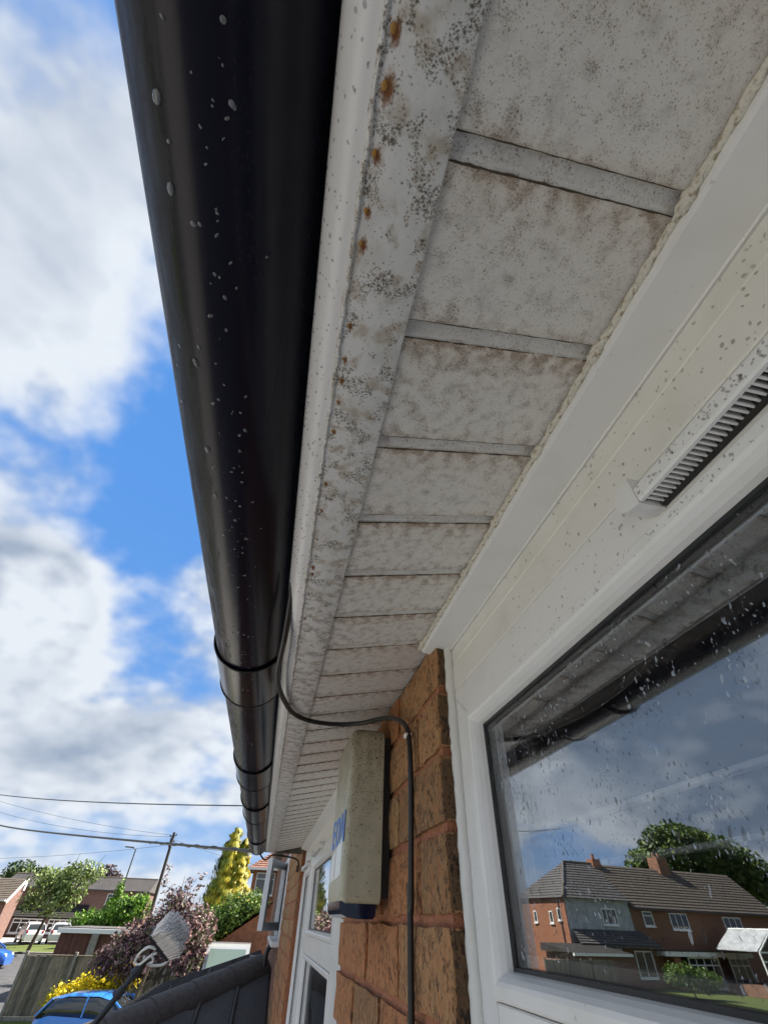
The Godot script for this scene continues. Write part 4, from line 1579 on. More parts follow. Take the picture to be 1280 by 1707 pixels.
# a window in a wall: lower left corner o, u to the right, v up, out towards the viewer
func far_window(parent: Node, o: Vector3, u: Vector3, v: Vector3, n: Vector3, w: float, h: float, cols: int, top: float, bar := 0.07, sill := true) -> Node:
	var xf := Transform3D(Basis(u, v, n), o)
	var f := MB.new()
	f.box(Vector3(0, 0, -0.05), Vector3(bar, h, 0.04), 0.0, xf)
	f.box(Vector3(w - bar, 0, -0.05), Vector3(w, h, 0.04), 0.0, xf)
	f.box(Vector3(bar, 0, -0.05), Vector3(w - bar, bar, 0.038), 0.0, xf)
	f.box(Vector3(bar, h - bar, -0.05), Vector3(w - bar, h, 0.038), 0.0, xf)
	for i in range(1, cols):
		var x := w * i / cols
		f.box(Vector3(x - bar * 0.4, bar, -0.05), Vector3(x + bar * 0.4, h - bar, 0.036), 0.0, xf)
	if top > 0.0:
		f.box(Vector3(bar, h - top - bar * 0.4, -0.05), Vector3(w - bar, h - top + bar * 0.4, 0.034), 0.0, xf)
	if sill:
		f.box(Vector3(-0.05, -0.08, -0.05), Vector3(w + 0.05, -0.002, 0.10), 0.0, xf)
	var win := part("window", f, M["far_white"], parent)
	var p := MB.new()
	p.box(Vector3(bar * 0.5, bar * 0.5, -0.02), Vector3(w - bar * 0.5, h - bar * 0.5, 0.0), 0.0, xf)
	part("pane", p, M["far_glass"], win)
	return win

func car(called: String, label: String, at: Vector3, yaw: float, paint: String, group := "", lift := 0.0) -> Node3D:
	# length along x, front at +x
	var t := thing(called, label, "car", at, group, yaw)
	base_of[t] = Vector3.ZERO
	var L := [[-2.02, 0.62, 0.70], [-1.95, 0.92, 0.80], [-1.5, 1.0, 0.86], [-0.5, 0.98, 0.88], [0.5, 0.96, 0.88], [1.15, 0.92, 0.86], [1.75, 0.78, 0.80], [2.0, 0.62, 0.66]]
	var rows := []
	for s in L:
		var w: float = s[2]
		var y1: float = s[1] + lift
		rows.append([Vector3(s[0], 0.20, w * 0.88), Vector3(s[0], 0.34, w), Vector3(s[0], y1 * 0.68, w * 1.01), Vector3(s[0], y1 - 0.06, w * 0.96), Vector3(s[0], y1, w * 0.84), Vector3(s[0], y1 + 0.02, 0), Vector3(s[0], y1, -w * 0.84), Vector3(s[0], y1 - 0.06, -w * 0.96), Vector3(s[0], y1 * 0.68, -w * 1.01), Vector3(s[0], 0.34, -w), Vector3(s[0], 0.20, -w * 0.88)])
	var b := MB.new()
	loft(b, rows)
	part("body", b, M[paint], t)
	var top := 1.43 + lift
	var cab := [[-1.92, 0.93 + lift, 0.74, 0.0], [-1.62, top - 0.10, 0.62, 1.0], [-1.1, top, 0.60, 1.0], [-0.1, top + 0.03, 0.60, 1.0], [0.35, top - 0.05, 0.61, 1.0], [1.22, 0.93 + lift, 0.74, 0.0]]
	rows = []
	for s in cab:
		var y0 := 0.90 + lift
		rows.append([Vector3(s[0], y0, 0.80), Vector3(s[0], lerpf(y0, s[1], 0.5), 0.76), Vector3(s[0], s[1] - 0.05, s[2] + 0.04), Vector3(s[0], s[1], s[2] - 0.06), Vector3(s[0], s[1] + 0.015, 0), Vector3(s[0], s[1], -s[2] + 0.06), Vector3(s[0], s[1] - 0.05, -s[2] - 0.04), Vector3(s[0], lerpf(y0, s[1], 0.5), -0.76), Vector3(s[0], y0, -0.80)])
	var g := MB.new()
	loft(g, rows)
	part("cabin_glass", g, M["car_glass"], t)
	var rf := MB.new()
	rows = []
	for s in [[-1.66, top - 0.10, 0.60], [-1.1, top + 0.012, 0.615], [-0.1, top + 0.042, 0.615], [0.36, top - 0.035, 0.60]]:
		rows.append([Vector3(s[0], s[1] - 0.07, s[2] + 0.06), Vector3(s[0], s[1], s[2] - 0.05), Vector3(s[0], s[1] + 0.02, 0), Vector3(s[0], s[1], -s[2] + 0.05), Vector3(s[0], s[1] - 0.07, -s[2] - 0.06)])
	loft(rf, rows, false)
	part("roof", rf, M[paint], t)
	for sz in [-1.0, 1.0]:
		var pl := MB.new()
		for q in [[Vector3(0.36, top - 0.06, 0.66 * sz), Vector3(1.2, 0.95 + lift, 0.80 * sz)], [Vector3(-1.62, top - 0.12, 0.67 * sz), Vector3(-1.95, 0.93 + lift, 0.78 * sz)], [Vector3(-0.45, top - 0.02, 0.67 * sz), Vector3(-0.40, 0.95 + lift, 0.80 * sz)]]:
			pl = MB.new()
			pl.tube(q, 0.035, -1.0, 6)
			part("pillar", pl, M[paint], t)
		var mi := MB.new()
		mi.ball(Vector3(0.85, 1.0 + lift, 0.93 * sz), Vector3(0.08, 0.07, 0.11), 8, 6)
		part("wing_mirror", mi, M[paint], t)
		for x in [-1.28, 1.28]:
			var wh := MB.new()
			wh.tube([Vector3(x, 0.31, 0.72 * sz), Vector3(x, 0.31, 0.885 * sz)], 0.31, -1.0, 18)
			var tyre := part("wheel", wh, M["tyre"], t)
			var rim := MB.new()
			rim.tube([Vector3(x, 0.31, 0.80 * sz), Vector3(x, 0.31, 0.892 * sz)], 0.20, -1.0, 14)
			part("rim", rim, M["alloy"], tyre)
		var hl := MB.new()
		hl.ball(Vector3(1.86, 0.66 + lift * 0.5, 0.58 * sz), Vector3(0.10, 0.08, 0.15), 8, 6)
		part("headlight", hl, M["lamp_clear"], t)
		var tl := MB.new()
		tl.ball(Vector3(-1.95, 0.80 + lift * 0.5, 0.64 * sz), Vector3(0.07, 0.14, 0.11), 8, 6)
		part("tail_light", tl, M["lamp_red"], t)
	return t

func build_ground() -> void:
	var g := MB.new()
	draped(g, [-900.0, 700.0, 400.0, -900.0], 0.0)
	single("ground", g, M["earth"], "", "", "", "structure")
	var road := MB.new()
	draped(road, [-17.0, -9.75, 40.0, -50.0], 0.02)
	draped(road, [-120.0, 40.0, -50.0, -57.0], 0.02)
	single("road", road, M["asphalt"], "", "", "", "structure")
	var kerb := MB.new()
	draped(kerb, [-120.0, 40.0, -57.02, -57.25], 0.13)
	if true:
		kerb.quad(Vector3(-19.0, -2.72, -57.02), Vector3(40, -2.72, -57.02), Vector3(40, -2.57, -57.02), Vector3(-19.0, -2.57, -57.02))
	single("kerb", kerb, M["concrete_post"], "", "", "", "structure")
	var verge := MB.new()
	draped(verge, [-60.0, -9.0, -57.25, -61.0], 0.10)
	single("grass_verge", verge, M["grass"], "", "", "", "structure")
	var drive := MB.new()
	draped(drive, [-9.6, 0.19, 18.0, -19.5], 0.012)
	draped(drive, [-40.0, -9.0, -61.0, -69.0], 0.012)
	single("driveway", drive, M["paving"], "", "", "", "structure")
	var lawn := MB.new()
	draped(lawn, [-9.5, 2.0, -21.0, -28.0], 0.012)
	draped(lawn, [-9.0, 30.0, -28.4, -49.0], 0.012)
	draped(lawn, [-60.0, -18.0, -3.0, -49.0], 0.012)
	single("lawn", lawn, M["grass"], "", "", "", "structure")

func build_bungalows() -> void:
	var X := Vector3.RIGHT
	var Y := Vector3.UP
	var Z := Vector3.BACK
	var gx := -24.5
	var gy := ground_y(gx, -65.0)
	var b := thing("bungalow", "brown-roofed bungalow whose white-edged brick gable faces the road", "house", Vector3(gx - 6.0, gy, -65.0))
	var w := MB.new()
	w.prism([Vector3(gx, gy, -63.4), Vector3(gx, 0.62, -63.4), Vector3(gx, 2.22, -65.7), Vector3(gx, 2.22, -66.2), Vector3(gx, gy, -66.2)], Vector3(-12, 0, 0))
	part("wall", w, M["house_brick_pink"], b)
	var rf := MB.new()
	tiled(rf, Vector3(gx + 0.05, 0.70, -62.95), Vector3(gx - 12.0, 0.70, -62.95), Vector3(gx - 12.0, 2.36, -65.7), Vector3(gx + 0.05, 2.36, -65.7), 12, 0.04)
	rf.prism([Vector3(gx + 0.04, 0.64, -62.95), Vector3(gx + 0.04, 2.35, -65.7), Vector3(gx + 0.04, 2.35, -66.3), Vector3(gx + 0.04, 2.24, -66.3), Vector3(gx + 0.04, 2.24, -65.7), Vector3(gx + 0.04, 0.60, -63.1)], Vector3(-12, 0, 0))
	part("roof", rf, M["roof_brown"], b)
	var bg := MB.new()
	bg.prism([Vector3(gx + 0.05, 0.56, -62.92), Vector3(gx + 0.05, 2.42, -65.72), Vector3(gx + 0.05, 2.20, -65.9), Vector3(gx + 0.05, 0.42, -63.2)], Vector3(0.05, 0, 0))
	bg.box(Vector3(gx + 0.05, 1.45, -66.1), Vector3(gx + 0.12, 2.40, -65.73))
	part("bargeboard", bg, M["far_white"], b)
	var gt := MB.new()
	gt.box(Vector3(gx - 12.0, 0.56, -62.94), Vector3(gx, 0.70, -62.80))
	part("eaves_gutter", gt, M["far_white"], b)
	far_window(b, Vector3(gx - 3.5, -1.1, -63.38), X, Y, Z, 2.2, 1.2, 3, 0.3)

	var hy := ground_y(-21.0, -72.0)
	var h := thing("long_house", "long grey-roofed house with a lean-to over white framed windows", "house", Vector3(-21.0, hy, -73.0))
	var hw := MB.new()
	hw.box(Vector3(-29.0, hy, -77.0), Vector3(-13.2, 1.95, -71.6))
	part("wall", hw, M["house_brick_pink"], h)
	var hr := MB.new()
	tiled(hr, Vector3(-13.0, 1.92, -71.2), Vector3(-29.0, 1.92, -71.2), Vector3(-29.0, 3.12, -74.3), Vector3(-13.0, 3.12, -74.3), 12, 0.04)
	hr.prism([Vector3(-13.0, 1.88, -71.2), Vector3(-13.0, 3.10, -74.3), Vector3(-13.0, 1.88, -77.4)], Vector3(-16, 0, 0))
	var roof := part("roof", hr, M["roof_grey"], h)
	var rd := MB.new()
	rd.tube([Vector3(-12.98, 3.13, -74.3), Vector3(-29.0, 3.13, -74.3)], 0.10, -1.0, 8)
	part("ridge", rd, M["roof_brown"], roof)
	var g2 := MB.new()
	g2.box(Vector3(-29.0, 1.80, -71.3), Vector3(-13.0, 1.94, -71.15))
	part("eaves_gutter", g2, M["dark_steel"], h)
	var lt := MB.new()
	lt.box(Vector3(-25.8, hy, -71.6), Vector3(-19.3, -0.62, -70.0))
	part("lean_to_wall", lt, M["house_brick_pink"], h)
	var lr := MB.new()
	tiled(lr, Vector3(-19.1, -0.52, -69.75), Vector3(-26.0, -0.52, -69.75), Vector3(-26.0, 0.62, -71.6), Vector3(-19.1, 0.62, -71.6), 7, 0.04)
	lr.prism([Vector3(-19.1, -0.60, -69.75), Vector3(-19.1, 0.61, -71.6), Vector3(-19.1, -0.60, -71.6)], Vector3(-6.9, 0, 0))
	part("lean_to_roof", lr, M["roof_dark"], h)
	far_window(h, Vector3(-25.6, -1.80, -69.97), X, Y, Z, 3.15, 1.17, 4, 0.34, 0.10)
	far_window(h, Vector3(-22.1, -1.72, -69.97), X, Y, Z, 2.25, 1.10, 4, 0.34, 0.10)
	for x in [-24.0, -17.5]:
		far_window(h, Vector3(x, 0.7, -71.57), X, Y, Z, 1.5, 0.95, 3, 0.0)

	# tiled house far behind the conifer
	var fy := ground_y(0.0, -62.0)
	var f := thing("tiled_house", "distant brick house with a pale red hipped tile roof beside the golden conifer", "house", Vector3(3.0, fy, -64.0))
	var fw := MB.new()
	fw.box(Vector3(-1.35, fy, -67.5), Vector3(8.0, 3.80, -60.2))
	part("wall", fw, M["house_brick_orange"], f)
	var fr := MB.new()
	var a := Vector3(-1.9, 3.85, -59.6)
	var c := Vector3(8.5, 3.85, -59.6)
	var r0 := Vector3(2.2, 6.6, -63.8)
	var r1 := Vector3(5.0, 6.6, -63.8)
	var a2 := Vector3(-1.9, 3.85, -68.0)
	var c2 := Vector3(8.5, 3.85, -68.0)
	tiled(fr, a, c, r1, r0, 14, 0.05)
	tiled(fr, a2, a, r0, r0, 14, 0.05)
	tiled(fr, c, c2, r1, r1, 14, 0.05)
	tiled(fr, c2, a2, r0, r1, 14, 0.05)
	part("roof", fr, M["roof_red"], f)
	var fg := MB.new()
	fg.box(Vector3(-1.95, 3.68, -59.7), Vector3(8.5, 3.86, -59.45))
	fg.box(Vector3(-1.95, 3.68, -68.0), Vector3(-1.75, 3.86, -59.7))
	part("eaves_gutter", fg, M["far_white"], f)
	far_window(f, Vector3(-0.95, 1.75, -60.17), X, Y, Z, 1.9, 1.75, 2, 0.5)
	far_window(f, Vector3(-0.9, -1.3, -60.17), X, Y, Z, 1.9, 1.5, 2, 0.4)

	# brick gable behind the van
	var ky := ground_y(1.0, -28.0)
	var k := thing("brick_garage", "orange brick garage with a sloping gable behind the pale van", "garage", Vector3(2.0, ky, -30.0))
	var kw := MB.new()
	kw.prism([Vector3(-1.55, ky, -28.0), Vector3(-1.55, -0.78, -28.0), Vector3(1.9, 1.30, -28.0), Vector3(5.3, -0.78, -28.0), Vector3(5.3, ky, -28.0)], Vector3(0, 0, -5.0))
	part("wall", kw, M["house_brick_orange"], k)
	var kr := MB.new()
	tiled(kr, Vector3(-1.8, -0.86, -33.2), Vector3(-1.8, -0.86, -27.8), Vector3(1.9, 1.38, -27.8), Vector3(1.9, 1.38, -33.2), 10, 0.05)
	tiled(kr, Vector3(5.6, -0.86, -27.8), Vector3(5.6, -0.86, -33.2), Vector3(1.9, 1.38, -33.2), Vector3(1.9, 1.38, -27.8), 10, 0.05)
	part("roof", kr, M["roof_red"], k)

	# flat brown garage
	var qy := ground_y(-8.0, -35.0)
	var q := thing("brown_garage", "flat-roofed dark brown garage with a white fascia behind the grey fence", "garage", Vector3(-7.6, qy, -35.5))
	var qw := MB.new()
	qw.box(Vector3(-9.7, qy, -38.0), Vector3(-5.6, -0.78, -33.2))
	part("wall", qw, M["brown_board"], q)
	var x := -9.6
	var pm := MB.new()
	pm.box(Vector3(-0.12, -1.12, -0.012), Vector3(0.12, 1.12, 0.012), 0.006)
	var pmesh := pm.mesh()
	while x < -5.8:
		piece("board", pmesh, M["brown_board"], q, Vector3(x + 0.13, -1.92, -33.185))
		x += 0.262
	var qf := MB.new()
	qf.box(Vector3(-9.85, -0.78, -38.2), Vector3(-5.45, -0.60, -33.0), 0.01)
	part("fascia", qf, M["far_white"], q)
	var qr := MB.new()
	qr.box(Vector3(-9.8, -0.60, -38.1), Vector3(-5.5, -0.56, -33.06))
	part("roof", qr, M["roof_grey"], q)
	var qp := MB.new()
	qp.box(Vector3(-8.15, qy, -33.16), Vector3(-7.82, -0.79, -32.98), 0.01)
	part("post", qp, M["concrete_post"], q)

func build_fences() -> void:
	var f := thing("grey_fence", "weathered grey board fence with concrete posts beside the road", "fence", Vector3(-6.0, ground_y(-6.0, -28.0), -28.0))
	var xs := [-9.15, -7.25, -5.4, -3.55, -1.7, 0.15]
	var r := rnd(31)
	for i in xs.size():
		var y := ground_y(xs[i], -28.0)
		var p := MB.new()
		p.box(Vector3(xs[i] - 0.055, y, -28.06), Vector3(xs[i] + 0.055, y + 1.90, -27.95), 0.012)
		part("post", p, M["concrete_post"], f)
		if i == xs.size() - 1:
			break
		var a: float = xs[i] + 0.055
		var b: float = xs[i + 1] - 0.055
		var n := int((b - a) / 0.118)
		for k in n:
			var m := MB.new()
			var xa := a + (b - a) * k / n
			var xb := a + (b - a) * (k + 1) / n
			m.box(Vector3(xa + 0.002, y + 0.12, -28.018 + 0.004 * (k % 2)), Vector3(xb - 0.002, y + 1.76 + r.randf_range(-0.015, 0.015), -27.998 + 0.004 * (k % 2)))
			part("board", m, M[["old_wood", "old_wood_pale", "old_wood_dark"][r.randi() % 3]], f)
		var c := MB.new()
		c.box(Vector3(a, y + 1.77, -28.04), Vector3(b, y + 1.81, -27.97), 0.008)
		part("capping", c, M["old_wood_pale"], f)
		var g := MB.new()
		g.box(Vector3(a, y - 0.05, -28.03), Vector3(b, y + 0.115, -27.98))
		part("gravel_board", g, M["concrete_post"], f)

func build_plants() -> void:
	var GY := func(x: float, z: float) -> Vector3: return Vector3(x, ground_y(x, z), z)
	var fresh := [Color(0.055, 0.13, 0.010), Color(0.09, 0.20, 0.012), Color(0.14, 0.29, 0.02), Color(0.21, 0.37, 0.03)]
	var deep := [Color(0.028, 0.055, 0.012), Color(0.045, 0.085, 0.015), Color(0.06, 0.11, 0.02), Color(0.09, 0.14, 0.03)]
	var airy := [Color(0.08, 0.12, 0.03), Color(0.13, 0.19, 0.045), Color(0.20, 0.28, 0.07), Color(0.28, 0.36, 0.12)]
	var plum := [Color(0.06, 0.030, 0.032), Color(0.11, 0.055, 0.06), Color(0.18, 0.10, 0.105), Color(0.28, 0.18, 0.18), Color(0.10, 0.10, 0.04)]
	var pink := [Color(0.45, 0.20, 0.19), Color(0.55, 0.30, 0.27), Color(0.60, 0.38, 0.33)]
	var gold := [Color(0.15, 0.20, 0.012), Color(0.24, 0.27, 0.012), Color(0.42, 0.36, 0.012), Color(0.62, 0.50, 0.015)]
	var yellow := [Color(0.17, 0.18, 0.01), Color(0.52, 0.42, 0.008), Color(0.72, 0.57, 0.008), Color(0.80, 0.66, 0.01)]
	# tall airy tree before the long house
	plant("airy_tree", "tall loose green tree tossed by the wind before the long grey roof", "tree", GY.call(-18.9, -57.6), [[Vector3(-17.6, 1.3, -56.0), Vector3(2.6, 2.0, 2.0)], [Vector3(-15.6, 2.6, -55.0), Vector3(1.7, 1.1, 1.4)], [Vector3(-19.2, 2.1, -56.0), Vector3(1.9, 1.0, 1.4)], [Vector3(-17.4, 2.7, -55.6), Vector3(1.6, 0.9, 1.4)], [Vector3(-20.0, 0.6, -56.5), Vector3(1.3, 1.0, 1.2)]], 3300, 0.15, airy, 201, 0.16, "", 0.7)
	plant("dark_tree", "dark green tree rising behind the bungalow roof", "tree", GY.call(-33.0, -86.0), [[Vector3(-33.2, 3.2, -86.0), Vector3(2.8, 2.3, 2.2)], [Vector3(-30.6, 3.2, -86.0), Vector3(2.0, 1.7, 1.6)]], 2400, 0.22, deep, 202, 0.25)
	plant("purple_tree", "distant dark purple tree on the skyline beyond the long roof", "tree", GY.call(-21.6, -84.0), [[Vector3(-21.6, 3.4, -84.0), Vector3(2.5, 1.7, 1.8)], [Vector3(-23.2, 2.8, -84.0), Vector3(1.3, 1.1, 1.2)], [Vector3(-19.9, 2.9, -84.0), Vector3(1.4, 1.1, 1.2)]], 2200, 0.2, [Color(0.05, 0.035, 0.045), Color(0.08, 0.055, 0.065), Color(0.12, 0.09, 0.09)], 203, 0.2)
	plant("bright_hedge", "bright green bushy hedge above the brown garage roof", "hedge", GY.call(-8.9, -38.4), [[Vector3(-8.2, 0.0, -38.6), Vector3(1.4, 1.0, 0.9)], [Vector3(-9.8, -0.55, -38.6), Vector3(1.4, 0.9, 0.9)], [Vector3(-7.4, 0.35, -38.6), Vector3(0.9, 0.75, 0.8)]], 4200, 0.10, fresh, 204, 0.12)
	# the lilac-like tree in the middle
	var pt := plant("plum_tree", "purple-leaved garden tree with pink blossom behind the brush", "tree", GY.call(-3.2, -24.6), [[Vector3(-3.5, -0.55, -24.2), Vector3(1.45, 1.0, 1.1)], [Vector3(-2.5, -0.35, -24.2), Vector3(1.1, 0.9, 1.0)], [Vector3(-4.55, -0.85, -24.2), Vector3(1.0, 0.75, 0.9)], [Vector3(-2.2, -1.2, -24.4), Vector3(0.95, 0.6, 0.9)], [Vector3(-3.2, 0.35, -23.8), Vector3(0.8, 0.62, 0.7)], [Vector3(-4.3, -1.5, -24.6), Vector3(0.9, 0.5, 0.7)], [Vector3(-5.2, -1.3, -24.4), Vector3(0.8, 0.55, 0.7)]], 15000, 0.062, plum, 205, 0.09, "", 0.75)
	var bl := MB.new()
	var r := rnd(77)
	for i in 60:
		var p := Vector3(r.randf_range(-4.6, -1.6), r.randf_range(-1.6, 0.5), -23.3 + r.randf_range(-0.6, 0.3))
		if absf(p.x + 3.1) + absf(p.y + 0.5) > 1.9:
			continue
		leaves(bl, [[p, Vector3(0.08, 0.11, 0.08)]], 9, 0.038, pink, 300 + i)
	part("blossom", bl, M["petal"], pt)
	# thin sprays that stand out of its top
	for q in [[Vector3(-3.7, 0.2, -23.6), Vector3(-3.75, 1.25, -22.6)], [Vector3(-3.0, 0.3, -23.4), Vector3(-2.75, 0.95, -22.4)], [Vector3(-2.6, 0.2, -23.4), Vector3(-2.35, 1.1, -22.3)]]:
		var sp := MB.new()
		sp.tube(spline([q[0], q[0].lerp(q[1], 0.5) + Vector3(0.06, 0, 0), q[1]], 4), 0.014, 0.004, 5)
		leaves(sp, [[q[1], Vector3(0.24, 0.2, 0.2)], [q[0].lerp(q[1], 0.7), Vector3(0.2, 0.2, 0.2)]], 46, 0.06, plum, 400 + int(q[0].x * 10.0))
		part("spray", sp, M["leaf"], pt, "", "stuff")
	# golden conifer
	var ct := thing("golden_conifer", "tall golden conifer with two pointed tops standing above the bushes", "tree", GY.call(-2.4, -40.5))
	var cm := MB.new()
	rope(cm, [GY.call(-2.4, -40.5), Vector3(-2.4, 0.5, -40.5), Vector3(-2.35, 4.0, -40.5)], [0.16, 0.12, 0.02], 8)
	part("trunk", cm, M["bark"], ct)
	for tip in [[Vector3(-2.65, 4.75, -40.5), 1.0, 206], [Vector3(-1.85, 4.15, -40.3), 0.75, 207]]:
		var cc := MB.new()
		var rr := rnd(tip[2])
		var pn := noise(tip[2], 1.1, 2)
		for i in 17000:
			var h := pow(rr.randf(), 0.72)
			var rad: float = (0.10 + 1.55 * pow(h, 0.8)) * tip[1]
			var an := rr.randf() * TAU
			var tp: Vector3 = tip[0]
			var p := Vector3(tp.x + cos(an) * rad * sqrt(rr.randf_range(0.35, 1.0)), tp.y - h * 5.6, tp.z + sin(an) * rad * sqrt(rr.randf_range(0.35, 1.0)))
			p += Vector3(cos(an), 0, sin(an)) * 0.5 * pn.get_noise_3dv(p * 1.6)
			var k := clampf(0.52 + pn.get_noise_3dv(p) * 0.45 + 0.25 * cos(an - 0.3) + rr.randfn() * 0.16, 0.0, 0.99)  # sunlight painted into the leaf colour: yellower on the sunny side
			cc.col = gold[int(k * gold.size())]
			var nrm := Vector3(cos(an), 0.5, sin(an)).normalized()
			var t := Vector3(rr.randfn() * 0.3, 1.0, rr.randfn() * 0.3).normalized()
			var b := nrm.cross(t).normalized()
			var s := rr.randf_range(0.07, 0.15)
			var a0 := cc.vert(p - t * s, nrm)
			var a1 := cc.vert(p - b * s * 0.4, nrm)
			var a2 := cc.vert(p + t * s, nrm)
			var a3 := cc.vert(p + b * s * 0.4, nrm)
			cc.iquad(a0, a1, a2, a3)
		part("crown", cc, M["leaf"], ct)
	plant("green_bush", "large fresh green bush in front of the golden conifer", "bush", GY.call(-1.2, -30.0), [[Vector3(-1.1, 0.0, -30.0), Vector3(1.25, 1.15, 1.1)], [Vector3(-0.3, 0.25, -29.8), Vector3(0.85, 0.95, 0.9)], [Vector3(-2.1, -0.2, -30.0), Vector3(0.8, 0.75, 0.8)]], 6500, 0.075, [Color(0.05, 0.10, 0.015), Color(0.08, 0.16, 0.02), Color(0.13, 0.24, 0.03), Color(0.24, 0.34, 0.06)], 208, 0.08)
	plant("yellow_shrub", "bright yellow shrub growing against the grey fence", "shrub", GY.call(-5.5, -26.2), [[Vector3(-5.3, -1.95, -25.6), Vector3(1.1, 0.62, 0.7)], [Vector3(-6.3, -2.35, -25.6), Vector3(1.0, 0.55, 0.7)], [Vector3(-4.55, -1.65, -25.6), Vector3(0.7, 0.45, 0.6)]], 8000, 0.06, yellow, 209, 0.04)
	plant("small_hedge", "dark clipped hedge on the verge beside the white car", "hedge", GY.call(-16.6, -61.6), [[Vector3(-16.6, -1.75, -61.6), Vector3(1.1, 0.65, 0.6)]], 1500, 0.09, [Color(0.03, 0.035, 0.012), Color(0.05, 0.055, 0.015), Color(0.10, 0.11, 0.03)], 210, 0.05)
	plant("ivy_column", "narrow ivy-clad stump under the street lamp", "ivy", GY.call(-13.9, -60.5), [[Vector3(-13.9, 1.5, -60.5), Vector3(0.5, 1.1, 0.5)], [Vector3(-14.1, 0.2, -60.5), Vector3(0.9, 1.2, 0.8)]], 1300, 0.12, fresh, 211, 0.1)
	plant("front_border", "low leafy plants along the bottom of the garden", "plants", GY.call(-4.6, -20.6), [[Vector3(-4.3, -3.0, -20.6), Vector3(1.0, 0.45, 0.5)], [Vector3(-5.7, -3.0, -21.0), Vector3(1.0, 0.38, 0.5)], [Vector3(-2.9, -2.9, -20.2), Vector3(0.8, 0.4, 0.5)], [Vector3(-6.9, -2.95, -22.5), Vector3(0.8, 0.3, 0.5)]], 3200, 0.07, airy, 212, 0.0)
	var st := thing("bare_sapling", "thin bare brown sapling stem in front of the blue car", "tree", GY.call(-3.55, -21.2))
	var sm := MB.new()
	rope(sm, [GY.call(-3.55, -21.2), Vector3(-3.5, -2.5, -21.2), Vector3(-3.3, -1.7, -21.3), Vector3(-3.2, -1.2, -21.4)], [0.09, 0.07, 0.05, 0.03], 7)
	for q in [[Vector3(-3.5, -2.4, -21.2), Vector3(-2.9, -1.9, -21.1)], [Vector3(-3.4, -2.1, -21.2), Vector3(-3.9, -1.5, -21.1)], [Vector3(-3.3, -1.7, -21.3), Vector3(-2.8, -1.2, -21.2)]]:
		sm.tube([q[0], q[0].lerp(q[1], 0.5) + Vector3(0, -0.05, 0), q[1]], 0.022, 0.006, 5)
	part("stem", sm, M["bark"], st)

